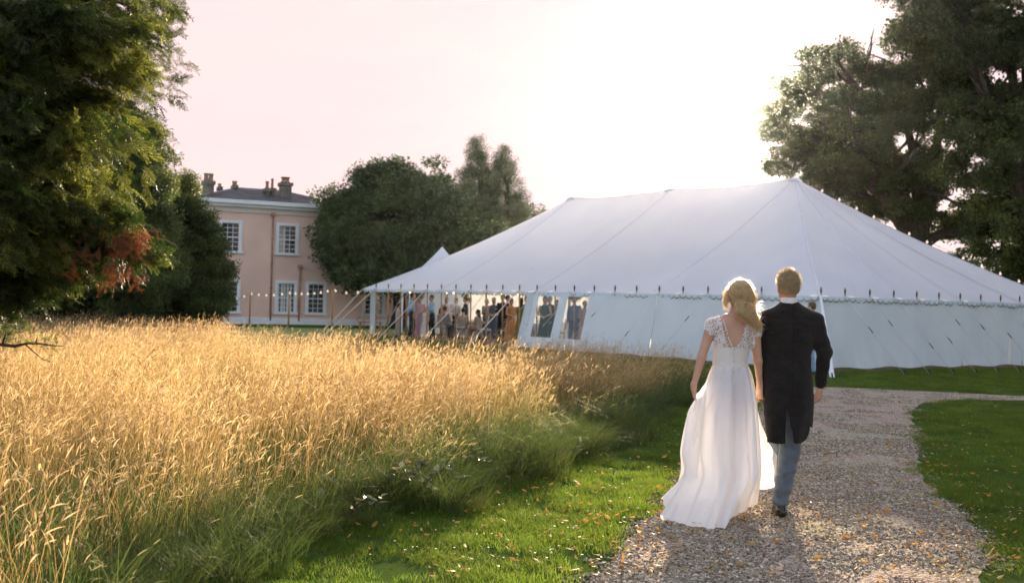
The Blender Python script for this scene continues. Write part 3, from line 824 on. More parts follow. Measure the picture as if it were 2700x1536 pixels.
# ================================================================== pink house
H0 = at_y(528, 700, 53); H0.z = 0
HD = Vector((.917, .399, 0)).normalized(); HN = Vector((HD.y, -HD.x, 0))          # along the wall; outwards (towards the camera)
def hpix(px, py):
    d = ray(px, py); t = (H0 - EYEV).dot(HN) / d.dot(HN); p = EYEV + d * t
    return (p - H0).dot(HD), p.z
def Hh(s, z, o=0.0): return H0 + HD * s + HN * o + Vector((0, 0, z))
m_pink = mat('pink_render', (.78, .545, .45), .9, col2=(.68, .47, .385), vscale=.55, bump=.15, bscale=25, detail=8)
m_white = mat('white_paint', (.74, .76, .78), .6, col2=(.66, .69, .72), vscale=2)
m_slate = mat('roof_slate', (.14, .14, .15), .6, col2=(.07, .07, .07), vscale=1.6, bump=.3, bscale=12)
m_stone = mat('chimney_stone', (.24, .21, .17), .9, col2=(.13, .12, .09), vscale=2.5, bump=.3)
m_pot = mat('clay_pot', (.38, .22, .16), .85, col2=(.28, .17, .12), vscale=6)
m_glass = mat('window_glass', (.02, .025, .025), .06, spec=.6)
m_curtain = mat('curtain', (.60, .62, .58), .9, var=.2, vscale=20)
m_pipe = mat('painted_pipe', (.45, .27, .20), .7, col2=(.30, .15, .10), vscale=2)
house = empty('house', H0, 'two-storey pink rendered house with white sash windows and slate roof', 'house')
wins = []
for (x0, y0, x1, y1) in ((582, 585, 633, 662), (732, 593, 783, 667), (729, 745, 778, 824), (810, 746, 856, 824)):
    a = hpix((x0 + x1) / 2, y0); b = hpix((x0 + x1) / 2, y1); c0 = hpix(x0, (y0 + y1) / 2)[0]; c1 = hpix(x1, (y0 + y1) / 2)[0]
    wins.append([c0, c1, b[1], a[1]])
up_z = (sum(w[2] for w in wins[:2]) / 2, sum(w[3] for w in wins[:2]) / 2); lo_z = (sum(w[2] for w in wins[2:]) / 2, sum(w[3] for w in wins[2:]) / 2)
lo_z = (max(lo_z[0], .45), lo_z[1])
for w in wins[:2]: w[2], w[3] = up_z
for w in wins[2:]: w[2], w[3] = lo_z
wins += [[wins[0][0], wins[0][1], *lo_z], [wins[3][1] + 2.2, wins[3][1] + 3.3, *up_z], [wins[3][1] + 2.2, wins[3][1] + 3.3, *lo_z]]
ZW = hpix(720, 564)[1]; ZC = hpix(720, 533)[1]; HLEN = 14.5
# wall with true openings
sx = sorted({0.0, HLEN, *[v for w in wins for v in w[:2]]}); sz = sorted({0.0, ZW, *[v for w in wins for v in w[2:]]})
m = MB()
for a, b in zip(sx[:-1], sx[1:]):
    for c, d in zip(sz[:-1], sz[1:]):
        sm, zm = (a + b) / 2, (c + d) / 2
        if any(w[0] < sm < w[1] and w[2] < zm < w[3] for w in wins): continue
        m.add([Hh(a, c), Hh(b, c), Hh(b, d), Hh(a, d)], [(0, 1, 2, 3)])
for w in wins:
    c = [(w[0], w[2]), (w[1], w[2]), (w[1], w[3]), (w[0], w[3])]
    for (s0, z0), (s1, z1) in zip(c, c[1:] + c[:1]): m.add([Hh(s0, z0), Hh(s0, z0, -.2), Hh(s1, z1, -.2), Hh(s1, z1)], [(0, 1, 2, 3)])
DEP = 10.0
m.add([Hh(0, 0), Hh(0, ZW), Hh(0, ZW, -DEP), Hh(0, 0, -DEP)], [(0, 1, 2, 3)])
m.add([Hh(HLEN, 0), Hh(HLEN, 0, -DEP), Hh(HLEN, ZW, -DEP), Hh(HLEN, ZW)], [(0, 1, 2, 3)])
m.add([Hh(0, 0, -DEP), Hh(0, ZW, -DEP), Hh(HLEN, ZW, -DEP), Hh(HLEN, 0, -DEP)], [(0, 1, 2, 3)])
m.build('wall', m_pink, house)
AX = (HD, HN, Vector((0, 0, 1)))
def hbox(m, s0, s1, z0, z1, o0, o1): return m.box(Hh((s0 + s1) / 2, (z0 + z1) / 2, (o0 + o1) / 2), (s1 - s0, abs(o1 - o0), z1 - z0), AX)
hbox(MB(), -.03, HLEN + .03, 0, .34, .002, .07).build('plinth', m_white, house)
m = MB(); hbox(m, -.04, HLEN + .04, ZW - .02, ZW + (ZC - ZW) * .42, -.3, .06); m.build('frieze', mat('frieze', (.62, .55, .50), .8, var=.1), house)
z1 = ZW + (ZC - ZW) * .42
m = MB(); hbox(m, -.25, HLEN + .25, z1 + .002, z1 + .16, -.4, .22); hbox(m, -.4, HLEN + .4, z1 + .16, ZC, -.5, .40); m.build('cornice', m_white, house)
for i, w in enumerate(wins):
    s0, s1, z0, z1 = w; fw = .13
    wd = empty('window', Hh((s0 + s1) / 2, z0)); wd.parent = house; wd.location = Hh((s0 + s1) / 2, z0) - H0
    m = MB()
    hbox(m, s0 - .10, s0 + fw - .06, z0, z1 + .1, -.06, .05); hbox(m, s1 - fw + .06, s1 + .10, z0, z1 + .1, -.06, .05)
    hbox(m, s0 + fw - .06, s1 - fw + .06, z1 - .05, z1 + .1, -.06, .048)
    m.build('frame', m_white, wd)
    hbox(MB(), s0 - .16, s1 + .16, z0 - .11, z0 - .001, -.06, .12).build('sill', m_white, wd)
    m = MB(); hbox(m, s0 + .07, s1 - .07, z0, z1 - .05, -.14, -.132); m.build('pane', m_glass, wd)
    m = MB(); W_ = s1 - s0 - .14; hgt = z1 - .05 - z0
    for q in (1, 2): hbox(m, s0 + .07 + W_ * q / 3 - .014, s0 + .07 + W_ * q / 3 + .014, z0, z1 - .05, -.131, -.11)
    for q in range(0, 7): hbox(m, s0 + .07, s1 - .07, z0 + hgt * q / 6 - (.03 if q in (0, 3, 6) else .014), z0 + hgt * q / 6 + (.03 if q in (0, 3, 6) else .014), -.1305, -.105)
    m.build('glazing_bars', m_white, wd)
    if i == 1 or i == 2:
        part = .42 if i == 1 else .95
        P = [[Hh(s0 + .08 + (s1 - s0 - .16) * part * k / 16, z0 + .02 + (hgt - .04) * j, -.129 + .008 * math.sin(k * 1.9)) for j in (0, 1)] for k in range(17)]
        MB().grid(P).build('curtain', m_curtain, wd)
for (px, ya, yb) in ((720, 562, 836), (791, 699, 836)):
    s, za = hpix(px, ya); m = MB(); m.tube([Hh(s, .2, .07), Hh(s, za, .07)], .045, 8)
    for z in np.arange(.6, za - .2, 1.3): m.tube([Hh(s, z, .07), Hh(s, z + .09, .07)], .065, 8)
    dp = m.build('drainpipe', m_pipe, house, True)
    hbox(MB(), s - .12, s + .12, za - .16, za + .02, .002, .17).build('hopper', m_pipe, dp)
# hipped slate roof
def hroof(s0, s1, zb, zr, dep, inset, name='roof'):
    b = [Hh(s0, zb, .25), Hh(s1, zb, .25), Hh(s1, zb, -dep), Hh(s0, zb, -dep)]; r0, r1 = Hh(s0 + inset, zr, -dep / 2), Hh(s1 - inset, zr, -dep / 2)
    m = MB(); m.add([b[0], b[1], r1, r0], [(0, 1, 2, 3)]); m.add([b[1], b[2], r1], [(0, 1, 2)]); m.add([b[2], b[3], r0, r1], [(0, 1, 2, 3)]); m.add([b[3], b[0], r0], [(0, 1, 2)])
    o = m.build(name, m_slate, house)
    # lead rolls on ridge and hips, courses of slate standing proud
    l = MB()
    for a, c in ((r0, r1), (b[0], r0), (b[1], r1), (b[2], r1), (b[3], r0)): l.tube([a, c], .07, 6)
    l.build('ridge_roll', mat('lead', (.25, .26, .28), .6, var=.2), o)
    slope = (r0 - b[0]); n = 14
    for k in range(1, n):
        t = k / n; a = b[0].lerp(r0, t) + HN * .012; c = b[1].lerp(r1, t) + HN * .012
        a2 = b[0].lerp(r0, t - .9 / n) + HN * .035 + Vector((0, 0, .01)); c2 = b[1].lerp(r1, t - .9 / n) + HN * .035 + Vector((0, 0, .01))
        MB().add([a2, c2, c, a], [(0, 1, 2, 3)]).build('slate_course', m_slate, o)
    return o
sR = hpix(858 * .3297 + 480, 430)[0]
zr = hpix(660, 494)[1] + .25
roof = hroof(-.35, sR + 3.0, ZC + .01, zr, 7.0, 2.6)
roof2 = hroof(sR + 1.1, HLEN + .3, ZC + .02, zr - .45, 6.0, 1.4)
def chimney(px0, px1, pytop, pybot, pots, o=-2.5, parent=None):
    s0, _ = hpix(px0, pytop); s1, _ = hpix(px1, pytop); zt = hpix((px0 + px1) / 2, pytop)[1]
    k = 1 + (-o) / 55; zt = EYE + (zt - EYE) * k; zb = ZC - .1
    sh = (px0 - 1350) / FPX * (-o) * .35
    m = MB(); hbox(m, s0 + sh, s1 + sh, zb, zt - .18, o - .35, o + .35); hbox(m, s0 + sh - .07, s1 + sh + .07, zt - .18, zt, o - .42, o + .42)
    c = m.build('chimney', m_stone, parent or roof)
    for (f, hgt, rad) in pots:
        MB().lathe(Hh(s0 + sh + (s1 - s0) * f, zt, o), [(rad * 1.15, 0), (rad, .08), (rad * .85, hgt - .1), (rad * 1.1, hgt - .06), (rad * 1.05, hgt)], 10).build('chimney_pot', m_pot, c, True)
chimney(550, 577, 479, 500, ((.28, .42, .13), (.76, .42, .13)), -1.2)
chimney(760, 788, 484, 534, ((.5, .32, .24),), -1.6)
chimney(724, 736, 499, 520, ((.5, .4, .10),), -2.0)
chimney(739, 748, 499, 520, ((.5, .55, .08),), -2.0)
chimney(655, 664, 492, 500, ((.5, .25, .14),), -3.4)
chimney(616, 622, 496, 500, ((.5, .2, .1),), -3.4)
# ================================================================== trees
def leaf_cluster(n, R, size, asp, mats, droop=.0, flat=.7, twig=True):
    """leaves spread through a small ball, each a folded rhomb"""
    V = []; F = []; MI = []
    for i in range(n):
        d = Vector((random.gauss(0, 1), random.gauss(0, 1), random.gauss(0, flat))); d = d.normalized() if d.length else Vector((0, 0, 1))
        c = d * R * (random.random() ** .5) ; c.z *= flat
        s = size * random.uniform(.65, 1.25)
        ax = (d * .6 + Vector((random.gauss(0, .6), random.gauss(0, .6), random.gauss(-droop, .5)))).normalized()
        sd = ax.orthogonal().normalized(); sd = (Matrix.Rotation(random.uniform(0, 6.28), 3, ax) @ sd); nn = ax.cross(sd)
        o = len(V); w = s * asp
        V += [c, c + ax * s * .5 + sd * w / 2 + nn * w * .18, c + ax * s, c + ax * s * .5 - sd * w / 2 + nn * w * .18]
        F += [(o, o + 1, o + 2), (o, o + 2, o + 3)]; MI += [0, 0]
    me = mesh(V, F, 'leaves')
    for m in mats: me.materials.append(m)
    return me
def yew_spray(L, nn, mats, fl=.02):
    """a drooping twig with two ranks of needles and side twigs"""
    V = []; F = []; MI = []
    def needle(p, d, up, l, w, mi):
        o = len(V); s = d.cross(up).normalized() * w / 2
        V.extend([p - s * .5, p + d * l * .5 + s, p + d * l, p + d * l * .5 - s]); F.append((o, o + 1, o + 2, o + 3)); MI.append(mi)
    def twig(p0, d0, L, n, w0):
        d = d0.normalized(); up = Vector((0, 0, 1)); prev = p0; pts = [p0]
        for i in range(5):
            d = (d + Vector((random.gauss(0, .08), random.gauss(0, .08), -.10))).normalized(); pts.append(pts[-1] + d * L / 5)
        for a, b in zip(pts[:-1], pts[1:]):
            o = len(V); s = (b - a).cross(up).normalized() * w0 / 2; V.extend([a - s, a + s, b + s, b - s]); F.append((o, o + 1, o + 2, o + 3)); MI.append(1)
        for i in range(n):
            t = (i + .5) / n * 4.999; k = int(t); p = pts[k].lerp(pts[k + 1], t - k); dd = (pts[k + 1] - pts[k]).normalized()
            sd = dd.cross(up).normalized() * (1 if i % 2 else -1)
            needle(p, (sd + dd * .55 + Vector((0, 0, random.gauss(.05, .3)))).normalized(), up + Vector((random.gauss(0, .4), random.gauss(0, .4), 0)), random.uniform(.024, .038), random.uniform(.006, .009), 0)
        return pts
    pts = twig(Vector((0, 0, 0)), Vector((1, 0, .1)), L, nn, .004)
    for i in (1, 1, 2, 2, 3, 3, 4):
        twig(pts[i], Vector((random.uniform(.4, .9), random.choice((-1, 1)) * random.uniform(.4, .9), random.uniform(-.3, .2))), L * random.uniform(.3, .55), int(nn * .5), .003)
    me = mesh(V, F, 'spray')
    for m in mats: me.materials.append(m)
    me.polygons.foreach_set('material_index', np.array(MI, np.int32)); me.update()
    return me
m_bark = mat('bark', (.06, .045, .032), .9, col2=(.03, .022, .016), vscale=6, bump=.6, bscale=14)
m_leaf_dark = mat('evergreen_leaf', (.024, .052, .014), .5, col2=(.038, .070, .020), vscale=1.2, transl=.22, tint=(.085, .12, .03), rnd=.4, spec=.3)
m_leaf_oak = mat('oak_leaf', (.022, .038, .008), .6, col2=(.04, .055, .011), vscale=1.0, transl=.26, tint=(.075, .09, .016), rnd=.35, spec=.3)
m_leaf_laurel = mat('laurel_leaf', (.04, .07, .018), .45, col2=(.07, .10, .025), vscale=1.0, transl=.30, tint=(.16, .18, .035), rnd=.35, spec=.4)
m_leaf_cyp = mat('cypress_leaf', (.026, .060, .014), .7, col2=(.040, .075, .018), vscale=1.0, transl=.12, tint=(.06, .085, .02), rnd=.35)
m_yew = mat('yew_needle', (.020, .045, .007), .45, col2=(.035, .065, .011), vscale=2.0, transl=.38, tint=(.30, .32, .06), rnd=.45, spec=.2)  # tint: bright yellow-green of sunlit sprays, put into the colour
m_twig = mat('twig', (.10, .065, .04), .85, var=.3, vscale=20)
m_dead = mat('dead_needle', (.34, .085, .025), .7, col2=(.26, .10, .04), vscale=5, transl=.35, rnd=.35)
protos('evergreen_clump', [(leaf_cluster(56, .42, .15, .5, [m_leaf_dark]), None) for i in range(5)])
protos('oak_clump', [(leaf_cluster(40, .46, .20, .65, [m_leaf_oak]), None) for i in range(5)])
protos('laurel_clump', [(leaf_cluster(80, .34, .10, .42, [m_leaf_laurel], .3), None) for i in range(5)])
protos('cypress_clump', [(leaf_cluster(80, .30, .10, .3, [m_leaf_cyp], -.4, 1.1), None) for i in range(4)])
protos('yew_spray', [(yew_spray(.26, 34, [m_yew, m_twig]), None) for i in range(6)])
protos('dead_spray', [(yew_spray(.30, 26, [m_dead, m_twig]), None) for i in range(4)])

def crown_points(blobs, n, thick=.45, clump=.45, cut=.42, seed=0, lump=None, dense=1.5):
    """leafy lumps set on the outer shell of ellipsoids: uneven outline, gaps between lumps, light tops and dark undersides"""
    vol = np.array([b[1][0] * b[1][1] * b[1][2] for b in blobs]) ** (2 / 3); vol = vol / vol.sum(); out = []; nrm = []
    for bi, ((c, r), w) in enumerate(zip(blobs, vol)):
        c = np.array(c); r = np.array(r); k = int(n * w * 1.9) + 4
        lr = lump if lump else .34 * float(np.mean(r)) ** .6
        m = max(5, int(3.4 * (np.prod(r) ** (2 / 3)) / lr ** 2 * .55 * dense))
        d = RNG.normal(size=(m, 3)); d /= np.linalg.norm(d, axis=1)[:, None]
        q = 1 - thick * RNG.random(m) ** 1.7
        cen = c + d * r * q[:, None] * RNG.uniform(.90, 1.10, m)[:, None]
        kc = fbm(cen, clump, seed + 2, 2) > cut
        if kc.sum() < 3: kc[:] = True
        cen, d = cen[kc], d[kc]; rad = lr * RNG.uniform(.55, 1.25, len(cen))
        j = RNG.choice(len(cen), k, p=rad ** 2 / (rad ** 2).sum())
        e = RNG.normal(size=(k, 3)); e /= np.linalg.norm(e, axis=1)[:, None]
        p = cen[j] + e * (rad[j] * RNG.random(k) ** .4)[:, None] * np.array([1.1, 1.1, .8])
        keep = np.ones(k, bool)
        for b2, (c2, r2) in enumerate(blobs):
            if b2 != bi: keep &= ~((((p - np.array(c2)) / np.array(r2)) ** 2).sum(1) < .30)
        out.append(p[keep]); nrm.append((d[j] * .4 + e * .8)[keep])
    P = np.concatenate(out); D = np.concatenate(nrm); k = RNG.permutation(len(P))[:n]
    return P[k], D[k]
def limb(m, a, b, r0, r1, wob=.12, n=7, depth=0, sub=0):
    a = Vector(a); b = Vector(b); L_ = (b - a).length; pts = []; rad = []
    for i in range(n + 1):
        t = i / n; p = a.lerp(b, t) + Vector((mnoise.noise(a + Vector((t * 2.5, depth, 0))), mnoise.noise(a + Vector((0, t * 2.5, 5 + depth))), mnoise.noise(a + Vector((3, depth, t * 2.5))))) * wob * L_ * math.sin(math.pi * min(t + .1, 1))
        p.z += .10 * L_ * math.sin(math.pi * t); pts.append(p); rad.append(r0 + (r1 - r0) * t)
    m.tube(pts, rad, 7 if r0 > .05 else 5)
    for k in range(sub):
        t = random.uniform(.35, .9); i = int(t * n); p = pts[i]
        d = ((b - a).normalized() + Vector((random.gauss(0, .8), random.gauss(0, .8), random.gauss(.1, .5)))).normalized()
        limb(m, p, p + d * L_ * random.uniform(.25, .5), rad[i] * .6, rad[i] * .15, wob, 5, depth + 1, sub - 2 if sub > 2 else 0)
def tree(name, label, base, trunk_h, r, blobs, clump, n, sc=(.8, 1.25), cut=.42, cs=.45, thick=.45, cat='tree', group=None, seed=0, sub=3, tintf=None, limbs=None, dense=1.5, lump=None):
    base = Vector((base[0], base[1], 0)); t = empty(name, base, label, cat, group)
    m = MB(); top = base + Vector((0, 0, trunk_h))
    pts = [base + Vector((0, 0, -.1)), base + Vector((.02, 0, .4)), base + Vector((.06, .05, trunk_h * .5)), top]
    m.tube(pts, [r * 1.5, r * 1.05, r * .9, r * .7], 9)
    tgt = limbs if limbs else [b[0] for b in blobs]
    for q in tgt:
        q = Vector(q); st = top if q.z > trunk_h else base.lerp(top, max(.3, .8 * q.z / trunk_h))
        limb(m, st, q, r * .55, r * .12, sub=sub)
    m.build('trunk', m_bark, t, True)
    P, D = crown_points(blobs, n, thick, cs, cut, seed, lump, dense)
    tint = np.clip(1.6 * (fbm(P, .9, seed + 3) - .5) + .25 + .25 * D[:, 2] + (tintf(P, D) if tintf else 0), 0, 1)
    rot = np.c_[RNG.normal(0, .5, len(P)), RNG.normal(0, .5, len(P)), RNG.uniform(0, 6.28, len(P))]
    o = scatter('crown', clump, P, rot, RNG.uniform(*sc, len(P)), parent=t, tint=tint)
    return t
def B(px, py, Y, rx, ry, rz): return (tuple(at_y(px, py, Y)), (rx, ry, rz))
random.seed(21)
# round holm oak by the house
Yh = 54.5
tree('holm_oak', 'broad round dark evergreen oak between the pink house and the marquee', at_y(1050, 800, Yh)[:2], 2.2, .38,
     [B(1020, 600, Yh, 3.29, 2.80, 2.86), B(935, 640, Yh - .5, 1.64, 2.00, 2.12), B(1150, 600, Yh + .5, 2.33, 2.20, 2.44), B(1010, 505, Yh, 2.01, 2.00, 1.43), B(1200, 660, Yh, 2.54, 2.00, 2.01), B(968, 700, Yh - 1, 1.80, 1.60, 1.06), B(1090, 715, Yh - 1, 2.33, 1.60, 1.27), B(892, 580, Yh, 0.85, 1.00, 0.85)],
     'evergreen_clump', 3600, dense=2.4, cut=.22, cs=.75, thick=.38, seed=1, sub=2)
tree('round_tree', 'small rounded tree rising behind the broad evergreen oak', at_y(1150, 800, 60)[:2], 3.5, .3,
     [B(1145, 520, 60, 1.9, 1.8, 1.7), B(1200, 560, 60, 1.6, 1.6, 1.6), B(1120, 580, 60, 1.8, 1.6, 1.6)], 'evergreen_clump', 700, cut=.38, cs=.6, seed=5, sub=2)
def conifer(name, label, px, pytop, Y, wpx, seed):
    top = at_y(px, pytop, Y); base = at_y(px, 800, Y); bl = []
    n = 11
    for i in range(n):
        t = (i + .5) / n; z = 1.2 + (top.z - 1.2) * t; r = wpx / 2 / FPX * Y * (1 - t) ** .55 * (1.0 if t > .12 else .85) + .04
        bl.append(((base.x + (top.x - base.x) * t, base.y, z), (r, r, (top.z - 1.2) / n * .85)))
    bl.append(((top.x, top.y, top.z - .25), (.22, .22, .45)))
    return tree(name, label, base[:2], top.z * .8, .22, bl, 'cypress_clump', 3400, sc=(.7, 1.1), dense=4, lump=.42, cut=.10, cs=.8, thick=.30, seed=seed, sub=0, group='conifers behind the marquee', limbs=[(top.x, top.y, top.z - .3)])
conifer('cypress_tree', 'tall pointed cypress behind the marquee, the taller of two', 1258, 378, 64, 205, 11)
conifer('cypress_tree', 'pointed cypress nearest the marquee ridge, the shorter of two', 1330, 402, 65, 200, 14)
tree('distant_tree', 'small pale distant tree peeping over the marquee roof', at_y(1415, 800, 85)[:2], 3, .25, [B(1410, 575, 85, 1.5, 1.5, 1.3), B(1432, 590, 85, 1.2, 1.2, 1.2)], 'oak_clump', 90, cut=.4, seed=8, sub=1)

# trees on the left behind the meadow
tree('laurel_tree', 'dense dark laurel tree in front of the end of the pink house', at_y(520, 800, 36)[:2], 1.6, .22,
     [B(480, 650, 36, 1.15, 1.3, 2.0), B(548, 720, 36, .70, 1.1, 1.15), B(452, 550, 36, .62, .9, 1.15), B(460, 740, 36.5, 1.3, 1.2, 1.3), B(420, 620, 36.5, 1.0, 1.1, 1.4), B(552, 790, 35.8, .7, 1, .8), B(486, 492, 36, .28, .5, .55)],
     'laurel_clump', 3600, sc=(.6, 1.0), dense=3, cut=.2, cs=.9, thick=.4, seed=21, sub=1)
tree('bay_tree', 'tall dark green tree behind the yew and beside the laurel', at_y(330, 800, 33)[:2], 2.4, .25,
     [B(325, 430, 33, 1.2, 1.3, 1.3), B(355, 360, 33, .7, 1, .9), B(300, 330, 33, .6, .8, .75), B(385, 480, 33, .7, .9, .9), B(330, 560, 33, 1.5, 1.5, 1.6), B(260, 480, 33, 1.3, 1.3, 1.6), B(350, 700, 33, 1.5, 1.3, 1.5)],
     'laurel_clump', 2600, sc=(.7, 1.1), dense=2.2, cut=.28, cs=.8, seed=27, sub=1)
for i, (px, pt, Y, w, l) in enumerate(((60, 330, 35, 2.4, 'dense shady evergreen deep behind the yew branches'), (200, 420, 36, 2.2, 'dense shady evergreen between the yew and the bay tree'), (-120, 300, 33, 2.8, 'dense shady evergreen beyond the end of the meadow'), (400, 560, 39, 2.0, 'dark shady evergreen filling in behind the laurel tree'))):
    c = at_y(px, 700, Y); zt = at_y(px, pt, Y).z
    tree('shade_tree', l, c[:2], zt * .5, .3, [((c.x, Y, zt * .62), (w, 2, zt * .38)), ((c.x - .5, Y - .5, zt * .3), (w * 1.1, 2, zt * .32)), ((c.x + .6, Y, zt * .25), (w, 2, zt * .25)), ((c.x + .2, Y - .4, .9), (w * 1.1, 1.6, 1.0))], 'evergreen_clump', 1500, sc=(.9, 1.4), cut=.24, cs=.6, thick=.5, group='evergreens behind the meadow', seed=31 + i, sub=1)

# oaks on the right beyond the marquee
random.seed(33)
Yo = 52
oak_b = [B(2150, 235, Yo, 1.3, 1.6, 1.2), B(2060, 330, Yo, .9, 1.2, .9), B(2230, 240, Yo, 3.0, 2.5, 2.2), B(2130, 300, Yo, 1.8, 2, 1.8), B(2090, 390, Yo, 1.5, 1.8, 1.5), B(2250, 380, Yo, 3.2, 3, 2.3), B(2370, 200, Yo, 2.6, 2.5, 2.4), B(2200, 150, Yo, 1.5, 1.6, 1.0), B(2400, 350, Yo, 3, 3, 2.4), B(2340, 490, Yo, 3.0, 3, 1.8), B(2470, 520, Yo, 2.8, 2.6, 1.8), B(2560, 620, Yo, 2.4, 2.4, 1.4), B(2200, 500, Yo, 2.0, 2.2, 1.2), B(2520, 150, Yo + 2, 3.2, 3, 3.0)]
tree('oak_tree', 'large spreading oak against the sun beyond the marquee', at_y(2420, 820, Yo)[:2], 5.0, .62, oak_b, 'oak_clump', 6200, sc=(.45, .9), cut=.44, cs=1.1, thick=.65, dense=1.3, lump=.62, seed=41, sub=4)
Y2 = 41
oak2 = [B(2640, 60, Y2, 3.0, 3, 2.2), B(2560, 200, Y2, 2.4, 2.6, 1.9), B(2690, 260, Y2, 2.4, 2.6, 2.0), B(2600, 390, Y2, 2.3, 2.6, 1.4), B(2500, 60, Y2, 1.8, 2, 1.5), B(2680, 560, Y2, 2.0, 2.4, 1.4), B(2800, 150, Y2, 3.5, 3, 4), B(2830, 520, Y2, 3, 3, 3), B(2680, 680, Y2 + 3, 2, 2, .9), B(2700, -120, Y2, 3.5, 3, 2.5), B(2460, -40, Y2, 1.8, 2, 1.2)]
tree('oak_tree', 'dark oak with heavy bare limbs showing at the marquee end', at_y(2760, 830, Y2)[:2], 4.6, .58, oak2, 'oak_clump', 5600, sc=(.45, .9), cut=.44, cs=1.1, thick=.7, dense=1.3, lump=.6, seed=52, sub=4)
c = at_y(2750, 740, 60)
tree('hedge_tree', 'low dark hedge tree under the oaks behind the marquee end', c[:2], 1.5, .25, [((c.x + dx, 60, 2.2), (3.2, 2, 2.6)) for dx in (-9, -5, -1, 3, 7)], 'evergreen_clump', 1500, sc=(.9, 1.4), cut=.3, seed=60, sub=0)
# the trees that shade the right-hand lawn stand unseen outside the picture; the near one is placed to deepen that shade
for i, (x, y, l) in enumerate(((19.5, 24.0, 'big oak standing beside the path, shading the right-hand lawn'), (9.8, 5.4, 'unseen young oak placed beside the path to shade the near lawn'))):
    tree('oak_tree', l, (x, y), 3.5, .45, [((x, y, 6.6), (4.0, 4.0, 2.3)), ((x - 1.2, y - 1.5, 5.4), (2.6, 2.6, 1.8)), ((x + 1.4, y + 1, 7.8), (2.6, 2.6, 1.6))], 'oak_clump', 1800, cut=.34, cs=.6, thick=.7, seed=71 + i, sub=3)

# ------------------------------------------------------------------ the yew in the foreground
random.seed(5)
Yy = 11.0
yb = at_y(-330, 900, Yy); yb.z = 0
yew = empty('yew_tree', yb, 'old yew with dark drooping sprays and one rusty dead branch', 'tree')
tips = []          # pixel tips of the branches on the lit side: (px, py, Y)
OUT = [(438, 0, 10.6), (393, 40, 11), (408, 110, 10.8), (368, 170, 11.2), (323, 190, 10.8), (288, 240, 11), (238, 270, 11.4), (228, 330, 11), (218, 400, 10.7), (238, 470, 11.2), (278, 520, 10.9), (313, 560, 11.1), (288, 600, 10.8), (268, 640, 11), (238, 690, 11.2), (188, 720, 10.8), (90, 760, 10.8), (30, 800, 10.6), (118, 660, 10.6), (158, 540, 10.4), (98, 430, 10.2), (168, 330, 10.4), (268, 120, 10.3), (328, 70, 10.3), (188, 60, 10), (118, 180, 9.9), (60, 300, 9.7), (50, 520, 9.8), (30, 650, 10), (0, 120, 9.6), (120, 20, 9.8), (-90, 420, 9.6), (-70, 700, 9.8), (400, 655, 10.9), (-130, 200, 9.7), (-150, 560, 9.9), (-10, 420, 9.6)]
br = MB(); SP = []; SD = []; trunk_top = Vector((yb.x, yb.y, 5.5))
br.tube([yb + Vector((0, 0, -.1)), yb + Vector((.05, 0, 1.2)), yb + Vector((0, .1, 3)), trunk_top, yb + Vector((.1, 0, 8))], [.5, .38, .34, .25, .1], 10)
def yew_branch(tipv, r0=.05, fol=26, density=1.0):
    st = Vector((yb.x, yb.y, max(.8, min(7.5, tipv.z + random.uniform(-.5, .6)))))
    n = 10; pts = []; off = Vector((random.uniform(-.2, .2), random.uniform(-.3, .3), random.uniform(0, .35)))
    for i in range(n + 1):
        t = i / n; p = st.lerp(tipv, t) + off * math.sin(math.pi * t); p += Vector((mnoise.noise(p * 1.3), mnoise.noise(p * 1.3 + Vector((7, 0, 0))), mnoise.noise(p * 1.3 + Vector((0, 7, 0))))) * .07
        pts.append(p)
    br.tube(pts, [r0 * (1 - .88 * i / n) for i in range(n + 1)], 6)
    return pts
for (px, py, Y) in OUT:
    tv = at_y(px, py, Y); pts = yew_branch(tv, random.uniform(.03, .055))
    L_ = (pts[-1] - pts[0]).length
    for k in range(165):
        t = random.random() ** .75; i = min(int(t * 10), 9); p = pts[i].lerp(pts[i + 1], t * 10 - i)
        d = (pts[i + 1] - pts[i]).normalized()
        sp = Vector((random.gauss(0, .22), random.gauss(0, .28), random.gauss(-.04, .20))) * min(1.0, 1.35 - t)
        SP.append(p + sp); SD.append(d + Vector((random.gauss(0, .5), random.gauss(0, .5), random.gauss(-.25, .3))))
    for k in range(6): SP.append(pts[-1] + Vector((random.gauss(-.12, .08), random.gauss(0, .08), random.gauss(0, .07)))); SD.append(d + Vector((random.gauss(0, .3), random.gauss(0, .3), random.gauss(-.1, .2))))
# inner mass and the part of the crown outside the picture
yv = Vector(yb)
for (c, r, n) in (((yv.x, yv.y, 4.2), (1.9, 2.2, 3.0), 1300), ((yv.x - 1.6, yv.y, 3.4), (2.2, 2.6, 2.6), 400), ((yv.x - .3, yv.y + .2, 1.5), (.9, 1.2, 1.2), 400), ((yv.x + .9, yv.y + .6, 4.0), (2.0, 1.6, 2.2), 1500), ((yv.x + .6, yv.y + .5, 6.6), (2.4, 2.4, 1.6), 420)):
    d = RNG.normal(size=(n, 3)); d /= np.linalg.norm(d, axis=1)[:, None]
    p = np.array(c) + d * np.array(r) * (1 - .5 * RNG.random(n)[:, None])
    for q, e in zip(p, d):
        if q[2] > .25: SP.append(Vector(q)); SD.append(Vector(e) + Vector((random.gauss(0, .5), random.gauss(0, .5), random.gauss(-.2, .4))))
def dir_rot(D):
    R = []
    for d in D:
        d = Vector(d).normalized(); yaw = math.atan2(d.y, d.x); pit = -math.asin(max(-1, min(1, d.z)))
        R.append((Matrix.Rotation(yaw, 3, 'Z') @ Matrix.Rotation(pit, 3, 'Y') @ Matrix.Rotation(random.gauss(0, .7), 3, 'X')).to_euler('XYZ')[:])
    return np.array(R)
br.build('trunk', m_bark, yew, True)
